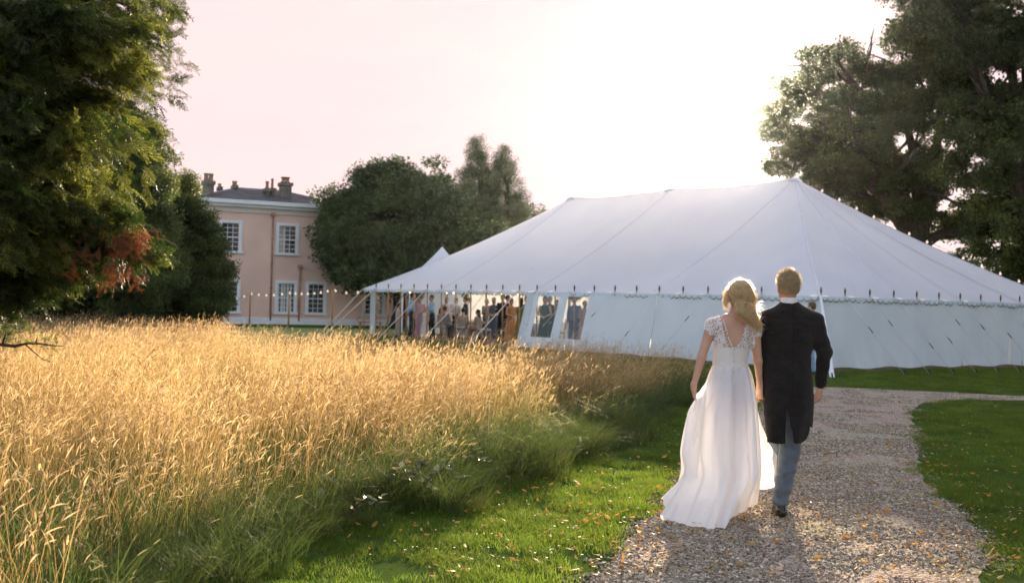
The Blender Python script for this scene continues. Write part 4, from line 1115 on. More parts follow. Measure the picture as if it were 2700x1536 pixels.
SPa = np.array([tuple(p) for p in SP]); tint = np.clip(2.6 * (fbm(SPa, 1.9, 3) - .50) + RNG.normal(.15, .25, len(SPa)), 0, 1)  # random patches of sunlit highlight painted into the needles
scatter('crown', 'yew_spray', SPa, dir_rot(SD), RNG.uniform(.75, 1.3, len(SPa)), parent=yew, tint=tint)
# the rusty dead branch
DP = []; DD = []
for (px, py, Y, s, n) in ((364, 610, 10.5, .05, 9), (306, 622, 10.55, .06, 10), (325, 625, 10.5, .05, 8), (270, 645, 10.6, .16, 14), (297, 692, 10.55, .08, 12), (322, 702, 10.5, .07, 11), (240, 665, 10.7, .16, 12), (285, 728, 10.6, .04, 6)):
    c = at_y(px, py, Y)
    for k in range(n): DP.append(c + Vector((random.gauss(0, s), random.gauss(0, s), random.gauss(0, s * .8)))); DD.append(Vector((random.gauss(.3, .5), random.gauss(-.2, .5), random.gauss(-.6, .4))))
dead = scatter('dead_foliage', 'dead_spray', np.array([tuple(p) for p in DP]), dir_rot(DD), RNG.uniform(.45, .8, len(DP)), parent=yew)
dead['label'] = 'rust-red dead needles'
# low branch reaching into the picture at the left edge
lowb = MB(); A0 = at_y(-120, 905, 5.6)
pA = [A0, at_y(-40, 900, 5.6), at_y(0, 908, 5.6), at_y(40, 912, 5.6), at_y(70, 905, 5.6), at_y(100, 905, 5.6), at_y(135, 910, 5.6), at_y(166, 912, 5.6)]
lowb.tube([at_y(-900, 700, 8.5), at_y(-420, 860, 6.5)] + pA, [.05, .03, .016, .012, .009, .009, .006, .0055, .004, .0015], 6)
lowb.tube([at_y(68, 908, 5.6), at_y(90, 928, 5.58), at_y(112, 946, 5.57), at_y(138, 955, 5.57)], [.004, .0032, .0025, .001], 5)
lowb.tube([at_y(94, 905, 5.6), at_y(97, 895, 5.6), at_y(99, 884, 5.6)], [.004, .003, .001], 5)
lowb.tube([at_y(22, 882, 5.6), at_y(32, 872, 5.6), at_y(40, 862, 5.6)], [.003, .0025, .001], 5)
lowb.tube([at_y(6, 906, 5.6), at_y(12, 890, 5.6), at_y(16, 874, 5.6)], [.006, .005, .002], 5)
lb = lowb.build('low_branch', m_bark, yew, True)
LP = []; LD = []
for (px, py, n, s) in ((10, 885, 10, .03), (16, 868, 6, .02), (50, 903, 5, .015), (108, 898, 4, .012), (125, 908, 3, .008), (150, 910, 3, .006), (-40, 890, 10, .04)):
    c = at_y(px, py, 5.6)
    for k in range(n): LP.append(c + Vector((random.gauss(0, s), random.gauss(0, s), random.gauss(0, s)))); LD.append(Vector((random.gauss(.3, .6), random.gauss(0, .6), random.gauss(.5, .5))))
scatter('sprig', 'yew_spray', np.array([tuple(p) for p in LP]), dir_rot(LD), RNG.uniform(.16, .3, len(LP)), parent=lb, tint=RNG.uniform(0, .9, len(LP)))
# ================================================================== people
def sdf_mesh(prims, vox, pad=.03):
    """smooth union of simple volumes -> one closed surface (surface nets)"""
    lo = np.array([1e9] * 3); hi = -lo
    bbs = []
    for p in prims:
        if p[0] == 'c': a, ra, b, rb = map(np.array, p[1:5]); l = np.minimum(a - ra, b - rb); h = np.maximum(a + ra, b + rb)
        elif p[0] == 'e': c, r = np.array(p[1]), np.array(p[2]); R = max(r); l, h = c - R, c + R
        else:
            S = np.array([[*s[0], s[1], s[2]] for s in p[1]]); m = np.maximum(S[:, 3], S[:, 4])
            l = (S[:, :3] - np.c_[m, m, 0 * m]).min(0); h = (S[:, :3] + np.c_[m, m, 0 * m]).max(0)
        bbs.append((l, h)); lo = np.minimum(lo, l); hi = np.maximum(hi, h)
    lo -= pad + 2 * vox; hi += pad + 2 * vox
    n = np.ceil((hi - lo) / vox).astype(int) + 1
    F = np.full(n, 1.0, np.float32)
    ax = [lo[i] + np.arange(n[i]) * vox for i in range(3)]
    for p, (l, h) in zip(prims, bbs):
        k = p[-1]; mg = .03 + k * 1.2
        i0 = np.clip(np.floor((l - mg - lo) / vox).astype(int), 0, n - 1); i1 = np.clip(np.ceil((h + mg - lo) / vox).astype(int) + 1, 1, n)
        X, Y, Z = np.meshgrid(*[ax[i][i0[i]:i1[i]] for i in range(3)], indexing='ij')
        if p[0] == 'c':
            a, ra, b, rb = np.array(p[1]), p[2], np.array(p[3]), p[4]; ab = b - a; L2 = ab @ ab + 1e-12
            t = np.clip(((X - a[0]) * ab[0] + (Y - a[1]) * ab[1] + (Z - a[2]) * ab[2]) / L2, 0, 1)
            d = np.sqrt((X - a[0] - t * ab[0]) ** 2 + (Y - a[1] - t * ab[1]) ** 2 + (Z - a[2] - t * ab[2]) ** 2) - (ra + (rb - ra) * t)
        elif p[0] == 'e':
            c, r = p[1], p[2]; q = [(X - c[0]), (Y - c[1]), (Z - c[2])]
            if p[3] is not None:
                M = np.array(p[3]).T; q = [M[i, 0] * q[0] + M[i, 1] * q[1] + M[i, 2] * q[2] for i in range(3)]
            k0 = np.sqrt(sum((q[i] / r[i]) ** 2 for i in range(3))); k1 = np.sqrt(sum((q[i] / r[i] ** 2) ** 2 for i in range(3))) + 1e-9
            d = k0 * (k0 - 1) / k1
        else:
            S = sorted(p[1], key=lambda s: s[0][2]); zs = [s[0][2] for s in S]
            z1 = ax[2][i0[2]:i1[2]]
            f = lambda v: np.interp(z1, zs, v)[None, None, :]
            cx, cyy, rx, ry = f([s[0][0] for s in S]), f([s[0][1] for s in S]), f([s[1] for s in S]), f([s[2] for s in S])
            d = (np.sqrt(((X - cx) / rx) ** 2 + ((Y - cyy) / ry) ** 2) - 1) * np.minimum(rx, ry)
            d = np.maximum(d, np.maximum(zs[0] - Z, Z - zs[-1]))
        V = F[i0[0]:i1[0], i0[1]:i1[1], i0[2]:i1[2]]
        if k > 1e-4:
            h_ = np.clip(.5 + .5 * (V - d) / k, 0, 1); V[...] = V + (d - V) * h_ - k * h_ * (1 - h_)
        else: np.minimum(V, d, out=V)
    # surface nets
    s = F < 0
    c = np.zeros(np.array(F.shape) - 1, np.int8)
    for dx in (0, 1):
        for dy in (0, 1):
            for dz in (0, 1): c += s[dx:s.shape[0] - 1 + dx, dy:s.shape[1] - 1 + dy, dz:s.shape[2] - 1 + dz]
    act = np.argwhere((c > 0) & (c < 8)); idx = -np.ones(c.shape, np.int64); idx[tuple(act.T)] = np.arange(len(act))
    acc = np.zeros((len(act), 3)); cnt = np.zeros(len(act))
    cor = [(0, 0, 0), (1, 0, 0), (0, 1, 0), (1, 1, 0), (0, 0, 1), (1, 0, 1), (0, 1, 1), (1, 1, 1)]
    for i in range(8):
        for j in range(i + 1, 8):
            dd = np.abs(np.array(cor[i]) - cor[j])
            if dd.sum() != 1: continue
            A = act + cor[i]; B_ = act + cor[j]; fa = F[tuple(A.T)]; fb = F[tuple(B_.T)]; m = (fa < 0) != (fb < 0)
            t = np.where(m, fa / np.where(m, fa - fb, 1), 0)[:, None]
            acc += np.where(m[:, None], A + (B_ - A) * t, 0); cnt += m
    V = lo + acc / np.maximum(cnt, 1)[:, None] * vox
    Q = []
    for a in range(3):
        b, d = (a + 1) % 3, (a + 2) % 3
        sl0 = [slice(None)] * 3; sl1 = [slice(None)] * 3; sl0[a] = slice(0, -1); sl1[a] = slice(1, None)
        ch = s[tuple(sl0)] != s[tuple(sl1)]
        e = np.argwhere(ch); e = e[(e[:, b] > 0) & (e[:, d] > 0) & (e[:, b] < F.shape[b] - 1) & (e[:, d] < F.shape[d] - 1)]
        inside = s[tuple(sl0)][tuple(e.T)]
        def cell(ob, od):
            q = e.copy(); q[:, b] -= ob; q[:, d] -= od; return idx[tuple(q.T)]
        q = np.stack([cell(0, 0), cell(1, 0), cell(1, 1), cell(0, 1)], 1)
        q[~inside] = q[~inside][:, ::-1]; Q.append(q)
    return V, np.concatenate(Q)
def np_mesh(name, V, Q, smooth=True):
    me = bpy.data.meshes.new(name); me.vertices.add(len(V)); me.vertices.foreach_set('co', np.asarray(V, np.float32).ravel())
    k = Q.shape[1]; me.loops.add(Q.size); me.loops.foreach_set('vertex_index', Q.astype(np.int32).ravel())
    me.polygons.add(len(Q)); me.polygons.foreach_set('loop_start', np.arange(0, Q.size, k, dtype=np.int32))
    me.polygons.foreach_set('use_smooth', np.full(len(Q), smooth)); me.update(calc_edges=True); me.validate(); return me
def relax(V, Q, it=2, f=.5):
    n = len(V)
    for _ in range(it):
        A = np.zeros((n, 3)); C = np.zeros(n)
        for i in range(4):
            j = (i + 1) % 4
            np.add.at(A, Q[:, i], V[Q[:, j]]); np.add.at(C, Q[:, i], 1); np.add.at(A, Q[:, j], V[Q[:, i]]); np.add.at(C, Q[:, j], 1)
        V = V + f * (A / np.maximum(C, 1)[:, None] - V)
    return V
def body_part(name, prims, vox, m, parent, keep=None, it=2, rz=0.0, bend=None, label=None):
    V, Q = sdf_mesh(prims, vox); V = relax(V, Q, it)
    if bend is not None: V = bend(V)
    if keep is not None:
        k = keep(V); kf = k[Q].all(1); Q = Q[kf]; u = np.unique(Q); mp = -np.ones(len(V), np.int64); mp[u] = np.arange(len(u)); V = V[u]; Q = mp[Q]
    o = link(name, np_mesh(name, V, Q), m, parent)
    if label: o['label'] = label
    return o
v3 = lambda *a: np.array(a, float)
def hand_prims(w, d, pn, lat, curl=.5, k=.006, sc=1.0, thumb=.6, spread=.02):
    """w wrist, d along the hand, pn palm side, lat towards the thumb"""
    w, d, pn, lat = (np.array(q, float) for q in (w, d, pn, lat)); d /= np.linalg.norm(d); pn /= np.linalg.norm(pn); lat /= np.linalg.norm(lat)
    P = [('c', w - d * .02, .026 * sc, w + d * .02 * sc, .027 * sc, .01)]
    for q in (-.024, -.008, .008, .024): P.append(('c', w + d * .02 * sc + lat * q * .7 * sc, .015 * sc, w + d * .085 * sc + lat * q * sc, .0125 * sc, .012))
    for i, (q, L) in enumerate(((-.030, .060), (-.010, .074), (.010, .080), (.030, .072))):
        p = w + d * .088 * sc + lat * q * sc; a = curl * .5; r = .0095 * sc
        for sgm, f in enumerate((.46, .30, .24)):
            dd = d * math.cos(a) + pn * math.sin(a) + lat * q * spread * 10; e = p + dd * L * f * sc * 1.0
            P.append(('c', p, r, e, r * .92, .004)); p = e; r *= .92; a += curl * (1.0 + .15 * i)
    p = w + d * .028 * sc + lat * .026 * sc; a = thumb
    for L, r in ((.040, .0125), (.030, .0105), (.024, .0095)):
        dd = d * math.cos(a) + lat * math.sin(a) * .8 + pn * .45; dd /= np.linalg.norm(dd); e = p + dd * L * sc
        P.append(('c', p, r * sc, e, r * .9 * sc, .006)); p = e; a -= .35
    return P
def head_prims(c, s=1.0, neck=None, fwd=v3(0, 1, 0)):
    """c centre of the skull, facing fwd"""
    c = np.array(c, float); f = np.array(fwd, float); f /= np.linalg.norm(f); r = np.cross(f, v3(0, 0, 1)); r /= np.linalg.norm(r); u = v3(0, 0, 1)
    M = np.stack([r, f, u], 1)
    at = lambda x, y, z: c + (r * x + f * y + u * z) * s
    P = [('e', at(0, -.012, .025), (.077 * s, .096 * s, .092 * s), M, .0), ('e', at(0, .025, -.045), (.060 * s, .072 * s, .075 * s), M, .03), ('e', at(0, .055, -.088), (.030 * s, .030 * s, .022 * s), M, .02),
         ('c', at(0, .086, .012), .008 * s, at(0, .104, -.030), .014 * s, .010), ('e', at(0, .078, -.062), (.026 * s, .014 * s, .010 * s), M, .008), ('e', at(0, .080, .028), (.052 * s, .016 * s, .012 * s), M, .012)]
    for q in (-1, 1): P += [('e', at(.078 * q, -.004, -.012), (.010 * s, .020 * s, .032 * s), M, .006), ('e', at(.032 * q, .076, .008), (.013 * s, .010 * s, .009 * s), M, .006), ('e', at(.040 * q, .062, -.025), (.022 * s, .020 * s, .018 * s), M, .02)]
    if neck is not None: P.append(('c', at(0, -.018, -.06), .052 * s, np.array(neck, float), .058 * s, .03))
    return P
def eyes(c, s, fwd, parent, name='eye'):
    c = np.array(c, float); f = np.array(fwd, float); f /= np.linalg.norm(f); r = np.cross(f, v3(0, 0, 1)); r /= np.linalg.norm(r)
    for q in (-1, 1):
        V, Q = sdf_mesh([('e', c + (r * .032 * q + f * .083 + v3(0, 0, .006)) * s, (.010 * s, .008 * s, .007 * s), None, 0)], .003); link(name, np_mesh(name, V, Q), m_eye, parent)
m_eye = mat('eye', (.12, .09, .07), .2)
m_skin = mat('skin', (.56, .335, .235), .5, col2=(.50, .285, .195), vscale=9, spec=.35, bump=.04, bscale=120, transl=.06, tcol=(.8, .25, .12))
m_skin2 = mat('skin_tanned', (.44, .25, .165), .5, col2=(.38, .21, .14), vscale=9, spec=.35)
def hair_mat(name, col):
    m = bpy.data.materials.new(name); m.use_nodes = True; N = m.node_tree.nodes; L = m.node_tree.links; N.remove(N['Principled BSDF'])
    h = N.new('ShaderNodeBsdfHairPrincipled'); h.parametrization = 'COLOR'; h.inputs['Color'].default_value = (*col, 1); h.inputs['Roughness'].default_value = .35; h.inputs['Radial Roughness'].default_value = .5
    for k in ('Random Roughness',): h.inputs[k].default_value = .2
    L.new(h.outputs[0], N['Material Output'].inputs[0]); return m
def strands(name, curves, width, m, parent, jit=.0):
    """fine tapering hairs"""
    hc_ = bpy.data.hair_curves.new(name); n = [len(c) for c in curves]; hc_.add_curves(n)
    pos = np.concatenate([np.array(c, np.float32) for c in curves]); rad = np.concatenate([width * (1 - .7 * np.linspace(0, 1, k) ** 2) for k in n]).astype(np.float32)
    hc_.attributes['position'].data.foreach_set('vector', pos.ravel())
    ra = hc_.attributes.get('radius') or hc_.attributes.new('radius', 'FLOAT', 'POINT'); ra.data.foreach_set('value', rad)
    hc_.materials.append(m); o = bpy.data.objects.new(name, hc_); COL.objects.link(o); o.parent = parent
    return o
def crv(pts, n=9):
    """smooth curve through points"""
    pts = [np.array(p, float) for p in pts]; P = [2 * pts[0] - pts[1]] + pts + [2 * pts[-1] - pts[-2]]; out = []
    m_ = len(pts) - 1
    for k in range(n):
        t = k / (n - 1) * m_; i = min(int(t), m_ - 1); t -= i; a, b, c, d = P[i:i + 4]
        out.append(.5 * (2 * b + (c - a) * t + (2 * a - 5 * b + 4 * c - d) * t * t + (3 * b - a - 3 * c + d) * t ** 3))
    return out

# ------------------------------------------------------------------ the groom
YG = gp(2058, 1358).y
gb = gp(2070, 1358); gb.y = YG; gb.z = 0
groom = empty('person', gb, 'person in a black morning coat and grey trousers walking hand in hand along the path', 'person', 'the couple walking towards the marquee')
def GP(px, py, dy=0.0): return np.array(at_y(px, py, YG + dy) - gb)
gz = lambda py: GP(2080, py)[2]
hc = GP(2079, 757)
skin = head_prims(hc + v3(0, .01, 0), 1.0, GP(2081, 806), v3(-.12, 1, 0))
sh_l, sh_r = GP(2023, 842), GP(2151, 848)
el_l, wr_l = GP(2013, 935, .02), GP(2006, 1012, .06)
el_r, wr_r = GP(2174, 926, -.03), GP(2163, 1016, .03)
hip = GP(2079, 1010); kn1, an1 = GP(2076, 1190, .02), GP(2058, 1326, -.02); kn2, an2 = GP(2062, 1185, .22), GP(2058, 1300, .55)
an2[2] = .10
skin += [('l', [(GP(2082, 815), .12, .08), (GP(2082, 850), .18, .10), (GP(2079, 930), .15, .10), (GP(2079, 1010), .15, .10)], .03),
         ('c', sh_l, .045, el_l, .040, .02), ('c', el_l, .038, wr_l, .028, .01), ('c', sh_r, .045, el_r, .040, .02), ('c', el_r, .038, wr_r, .028, .01),
         ('c', hip + v3(-.08, 0, 0), .07, kn2, .05, .03), ('c', kn2, .045, an2, .035, .02), ('c', hip + v3(.08, 0, 0), .07, kn1, .05, .03), ('c', kn1, .045, an1, .035, .02)]
skin += hand_prims(wr_r + v3(0, .005, -.012), v3(-.10, .05, -1), v3(-.75, .65, 0), v3(-.6, -.7, 0), .75, thumb=.45, sc=1.0)
skin += hand_prims(wr_l + v3(.002, 0, -.01), v3(-.03, -.02, -1), v3(-.9, -.45, 0), v3(-.3, .9, 0), .85, thumb=.4)
body_part('body', skin, .005, m_skin, groom)
eyes(hc + v3(0, .01, 0), 1.0, v3(-.12, 1, 0), groom)
m_coat = mat('black_wool', (.012, .0105, .010), .85, col2=(.017, .015, .014), vscale=14, sheen=.12, bump=.12, bscale=240, spec=.12)
coat = [('l', [(GP(2081, 797), .062, .062), (GP(2081, 804), .075, .070), (GP(2083, 818), .12, .085), (GP(2084, 832), .185, .10), (GP(2084, 850), .205, .115), (GP(2081, 890), .198, .125), (GP(2077, 935), .180, .114), (GP(2077, 965), .180, .118), (GP(2078, 1005), .190, .132), (GP(2079, 1050), .196, .142), (GP(2078, 1100), .190, .150), (GP(2077, 1150), .178, .155), (GP(2076, 1186), .172, .155)], .03),
        ('c', GP(2062, 818), .052, GP(2026, 840), .066, .05), ('c', GP(2102, 818), .052, GP(2148, 846), .066, .05)]
sleeves = [('c', sh_l + v3(.012, 0, 0), .070, el_l, .058, .035), ('c', el_l, .056, wr_l + v3(0, 0, .03), .044, .02),
        ('c', sh_r - v3(.012, 0, 0), .070, el_r, .058, .035), ('c', el_r, .057, wr_r + v3(0, 0, .02), .046, .02)]
gcx = GP(2079, 930)[0]
def coat_wrinkle(V):
    W = V.copy(); x, z = V[:, 0], V[:, 2]
    n = fbm(np.c_[x * 1.2, V[:, 1], z * 2.4], 9, 3) - .5
    W[:, 1] += n * .020; W[:, 0] += n * .006
    arm = np.abs(x - gcx) > .2
    W[arm, 0] += .0025 * np.sin(z[arm] * 62 + V[arm, 1] * 30) + .004 * n[arm]
    W[:, 1] += .008 * np.exp(-((x - gcx) / .006) ** 2) * (V[:, 1] < 0)          # centre back seam
    low = np.clip((GP(2080, 985)[2] - z) / .5, 0, 1)                            # the skirts of the coat swing
    W[:, 1] += low * .016 * np.sin((x - gcx) * 34 + 1.0 + 3 * low) * (V[:, 1] < .02)
    return W
def coat_keep(V):
    q = proj(V + np.array(gb)); px, py = q[:, 0], q[:, 1]; t = np.clip((py - 1066) / 105, 0, 1)
    vent = (py > 1066) & (px > 2075 - 3 * t) & (px < 2075 + 18 * t) & (V[:, 1] < 0)
    corner = np.hypot(np.clip(px - 2104, 0, 99) / 32, np.clip(py - 1126, 0, 99) / 44) > 1
    hem = (py > 1170) | (corner & (py > 1126)) | ((px < 2036) & (py > 1166))
    cutaway = (py > 985) & (V[:, 1] > .05 - .10 * np.clip((py - 985) / 180, 0, 1))
    return ~(vent | hem | cutaway)
jk = body_part('morning_coat', coat + sleeves, .006, m_coat, groom, bend=coat_wrinkle, keep=coat_keep)
jm = jk.modifiers.new('thickness', 'SOLIDIFY'); jm.thickness = .005; jm.offset = -1
m_trs = mat('grey_trouser', (.105, .135, .17), .85, col2=(.08, .105, .135), vscale=30, bump=.1, bscale=200, sheen=.2)
trs = [('l', [(GP(2079, 1040), .165, .115), (GP(2079, 985), .165, .11)], .02), ('c', GP(2096, 1050), .088, kn1 + v3(.012, -.02, 0), .080, .03), ('c', kn1 + v3(.012, -.02, 0), .078, an1 + v3(0, 0, .03), .064, .02),
       ('c', GP(2060, 1050, .03), .086, kn2, .078, .02), ('c', kn2, .076, an2 + v3(0, 0, .04), .062, .02)]
def trs_w(V):
    W = V.copy(); z = V[:, 2]; low = np.clip((.75 - z) / .6, 0, 1)
    W[:, 0] += .006 * low * np.sin(z * 70 + V[:, 0] * 30); W[:, 1] += .009 * low * np.sin(z * 46 + 1)
    return W
body_part('trousers', trs, .006, m_trs, groom, keep=lambda V: V[:, 2] > .055, bend=trs_w)
m_shoe = mat('black_leather', (.012, .011, .011), .25, spec=.6, var=.2)
for an, y0 in ((an1, -.02), (an2, .55)):
    f = v3(an[0], an[1], 0)
    body_part('shoe', [('e', f + v3(0, -.045, .042), (.036, .046, .046), None, .0), ('c', f + v3(0, -.03, .035), .036, f + v3(.02, .15, .030), .042, .03), ('c', f + v3(.02, .15, .028), .040, f + v3(.028, .20, .022), .028, .02), ('c', f + v3(0, -.05, .012), .032, f + v3(.02, .17, .010), .04, .005), ('c', f + v3(0, -.02, .06), .036, f + v3(0, -.02, .10), .034, .03)], .005, m_shoe, groom, keep=lambda V: V[:, 2] > -.004)
m_shirt = mat('white_cotton', (.78, .78, .80), .8, var=.08, vscale=20)
body_part('collar', [('l', [(GP(2080, 783), .060, .060), (GP(2080, 790), .064, .064), (GP(2080, 801), .066, .066)], 0)], .005, m_shirt, groom)
m_hair_g = mat('sandy_hair', (.44, .34, .20), .5, col2=(.34, .25, .14), vscale=40, spec=.4, transl=.25)
hcg = hc + v3(0, .01, 0)
def hair_keep(V):
    q = V - hcg
    return ~((q[:, 1] > .045) & (q[:, 2] < .055)) & ~((q[:, 2] < -.052)) & ~((q[:, 1] > -.015) & (q[:, 2] < -.01) & (np.abs(q[:, 0]) > .05))
body_part('hair', [('e', hcg + v3(0, -.014, .030), (.084, .102, .098), None, 0), ('e', hcg + v3(0, -.045, -.025), (.068, .055, .060), None, .03)], .005, m_hair_g, groom, keep=hair_keep)
cs_ = []
for i in range(2600):
    d = RNG.normal(size=3); d /= np.linalg.norm(d)
    if d[2] < -.45 or (d[1] > .3 and d[2] < .4) or (d[1] > -.1 and d[2] < -.05): continue
    p = hcg + v3(0, -.016, .026) + d * v3(.082, .100, .096); l = .014 + .016 * max(0, d[2]) + RNG.random() * .014
    e = d * .55 + v3(-.25, .15, .45 * max(0, d[2]) - .5 * (1 - max(0, d[2]))) + RNG.normal(size=3) * .22
    e /= np.linalg.norm(e)
    cs_.append([p, p + (d * .4 + e * .6) * l * .5, p + e * l * .95 + d * .002])
strands('hair_strands', cs_, .0011, m_hair_g, groom)
strands('flyaway_hair', cs_[::9], .0007, hair_mat('sandy_hairs', (.50, .38, .22)), groom)

# ------------------------------------------------------------------ the bride
YB = YG - .06
bb = gp(1925, 1362); bb.y = YB; bb.z = 0
bride = empty('person', bb, 'person in a long white lace-backed dress with a train, lifting her skirt', 'person', 'the couple walking towards the marquee')
def BP(px, py, dy=0.0): return np.array(at_y(px, py, YB + dy) - bb)
bhc = BP(1950, 782)
bs_l, be_l, bw_l = BP(1876, 856), BP(1850, 942, -.02), BP(1829, 1016, -.03)
bs_r, be_r, bw_r = BP(1990, 866), BP(1998, 952, .0), BP(2003, 1010, .05)
torso_s = [(BP(1935, 832), .062, .058), (BP(1935, 842), .115, .072), (BP(1935, 856), .150, .085), (BP(1934, 880), .146, .092), (BP(1931, 905), .140, .098), (BP(1928, 930), .129, .092), (BP(1926, 958), .123, .088), (BP(1926, 990), .145, .105), (BP(1926, 1030), .160, .120), (BP(1926, 1060), .160, .120)]
bskin = head_prims(bhc, .95, BP(1937, 836), v3(.12, 1, 0))
shoul = [('c', BP(1912, 840), .036, bs_l, .040, .03), ('c', BP(1958, 843), .036, bs_r, .040, .03)]
bskin += [('l', torso_s, .02)] + shoul
arms = [('c', bs_l, .043, be_l, .033, .03), ('c', be_l, .033, bw_l, .0215, .02), ('c', bs_r, .043, be_r, .033, .03), ('c', be_r, .033, bw_r, .0215, .02)]
bskin += arms
bskin += hand_prims(bw_l + v3(0, 0, -.008), v3(.12, .1, -1), v3(.9, .3, .1), v3(.2, .95, 0), .85, sc=.9, thumb=.3)
bskin += hand_prims(bw_r + v3(0, 0, -.008), v3(.02, .06, -1), v3(.8, .5, 0), v3(-.5, .85, 0), .7, sc=.9, thumb=.4)
for q in (-1, 1): bskin += [('c', BP(1926, 1040) + v3(.075 * q, 0, 0), .08, BP(1926, 1200) + v3(.06 * q, .08 * q, 0), .055, .03), ('c', BP(1926, 1200) + v3(.06 * q, .08 * q, 0), .05, v3(.06 * q, .12 * q, .09), .035, .02), ('c', v3(.06 * q, .12 * q, .06), .03, v3(.06 * q, .12 * q + .14, .03), .028, .02)]
body_part('body', bskin, .005, m_skin, bride)
eyes(bhc, .95, v3(.12, 1, 0), bride)
# bodice: lace above, satin below
def pxof(V): q = proj(np.asarray(V) + np.array(bb)); return q[:, 0], q[:, 1]
def lace_mat():
    m = bpy.data.materials.new('white_lace'); m.use_nodes = True; N = m.node_tree.nodes; L = m.node_tree.links; b = N['Principled BSDF']
    b.inputs['Base Color'].default_value = (.82, .80, .79, 1); b.inputs['Roughness'].default_value = .8
    tc = N.new('ShaderNodeTexCoord'); n0 = N.new('ShaderNodeTexNoise'); n0.inputs['Scale'].default_value = 30; L.new(tc.outputs['Object'], n0.inputs['Vector'])
    mx = N.new('ShaderNodeMix'); mx.data_type = 'VECTOR'; mx.inputs[0].default_value = .04; L.new(tc.outputs['Object'], mx.inputs[4]); L.new(n0.outputs['Color'], mx.inputs[5])
    vo = N.new('ShaderNodeTexVoronoi'); vo.feature = 'DISTANCE_TO_EDGE'; vo.inputs['Scale'].default_value = 62; L.new(mx.outputs[1], vo.inputs['Vector'])
    w = N.new('ShaderNodeTexNoise'); w.inputs['Scale'].default_value = 22; L.new(tc.outputs['Object'], w.inputs['Vector'])
    ad = N.new('ShaderNodeMath'); ad.operation = 'MULTIPLY_ADD'; L.new(w.outputs['Fac'], ad.inputs[0]); ad.inputs[1].default_value = -.55; ad.inputs[2].default_value = .46
    su = N.new('ShaderNodeMath'); su.operation = 'LESS_THAN'; L.new(vo.outputs['Distance'], su.inputs[0]); L.new(ad.outputs[0], su.inputs[1])
    mr = N.new('ShaderNodeMapRange'); mr.inputs[3].default_value = .12; mr.inputs[4].default_value = 1; L.new(su.outputs[0], mr.inputs[0])
    tp = N.new('ShaderNodeBsdfTransparent'); ms = N.new('ShaderNodeMixShader'); L.new(mr.outputs[0], ms.inputs[0]); L.new(tp.outputs[0], ms.inputs[1])
    tr = N.new('ShaderNodeBsdfTranslucent'); tr.inputs[0].default_value = (.8, .76, .72, 1); m2 = N.new('ShaderNodeMixShader'); m2.inputs[0].default_value = .25
    L.new(b.outputs[0], m2.inputs[1]); L.new(tr.outputs[0], m2.inputs[2]); L.new(m2.outputs[0], ms.inputs[2]); L.new(ms.outputs[0], N['Material Output'].inputs[0])
    return m
m_lace = lace_mat()
m_satin = mat('ivory_satin', (.80, .765, .73), .45, col2=(.76, .72, .68), vscale=12, transl=.12, sheen=.3, bump=.05, bscale=60)
off = .007
grown = [('l', [(c, a + off, b + off) for c, a, b in torso_s], .02)] + [('c', a, ra + off, b, rb + off, k) for _, a, ra, b, rb, k in shoul] + [('c', bs_l, .043 + off, bs_l + (be_l - bs_l) * .45, .043 + off, .03), ('c', bs_r, .043 + off, bs_r + (be_r - bs_r) * .45, .043 + off, .03)]
zw = BP(1926, 962)[2]; zl = BP(1928, 917)[2]
def v_left(y): return np.interp(y, [820, 833, 858, 881, 899, 921], [1898, 1901, 1906, 1912, 1917, 1927])
def v_right(y): return np.interp(y, [820, 833, 858, 881, 905, 921], [1972, 1970, 1965, 1957, 1948, 1927])
def lace_keep(V):
    x, y = pxof(V); sc = 2.0 * np.sin(y * .75)
    back = V[:, 1] < .01
    v = (x > v_left(y) + sc) & (x < v_right(y) - sc) & (y < 921) & back
    neck = (y < 838) & (x > 1899) & (x < 1971)
    front = ~back & (y < 850) & (x > 1893) & (x < 1977)
    armcut = ((x < 1872) & (y > 868 + (x - 1858) * 1.1 + 2.5 * np.sin(x * 1.1))) | ((x > 1992) & (y > 888 + 2.5 * np.sin(x * 1.1))) | ((x < 1882) & (y > 884)) 
    return (V[:, 2] > zl) & ~v & ~neck & ~front & ~armcut
body_part('lace_top', grown, .005, m_lace, bride, keep=lace_keep)
def sat_keep(V):
    x, y = pxof(V); return (V[:, 2] <= zl + .006) & (V[:, 2] > zw - .03) & (np.abs(V[:, 0] - BP(1926, 940)[0]) < .17)
body_part('bodice', [('l', [(c, a + .008, b + .008) for c, a, b in torso_s], .0)], .005, m_satin, bride, keep=sat_keep)
# scalloped lace edging round the open back
edge = []
for side in (0, 1):
    for k in range(14):
        y = 838 + 82 * k / 13; x = (v_left(y) if side == 0 else v_right(y)); c = BP(x, y); t = np.interp(y, [832, 856, 880, 905, 930], [.06, .087, .094, .100, .096]); rx = np.interp(y, [832, 842, 856, 880, 905, 930], [.064, .117, .152, .148, .142, .131])
        dx = c[0] - np.interp(y, [832, 880, 930], [BP(1935, 832)[0], BP(1934, 880)[0], BP(1928, 930)[0]]); yy = -t * math.sqrt(max(.1, 1 - (dx / rx) ** 2)) - .010
        edge.append(v3(c[0], yy, c[2]))
for p in edge:
    V, Q = sdf_mesh([('e', p, (.011, .0035, .012), None, 0)], .004); link('lace_scallop', np_mesh('lace_scallop', V, Q), m_lace, bride)
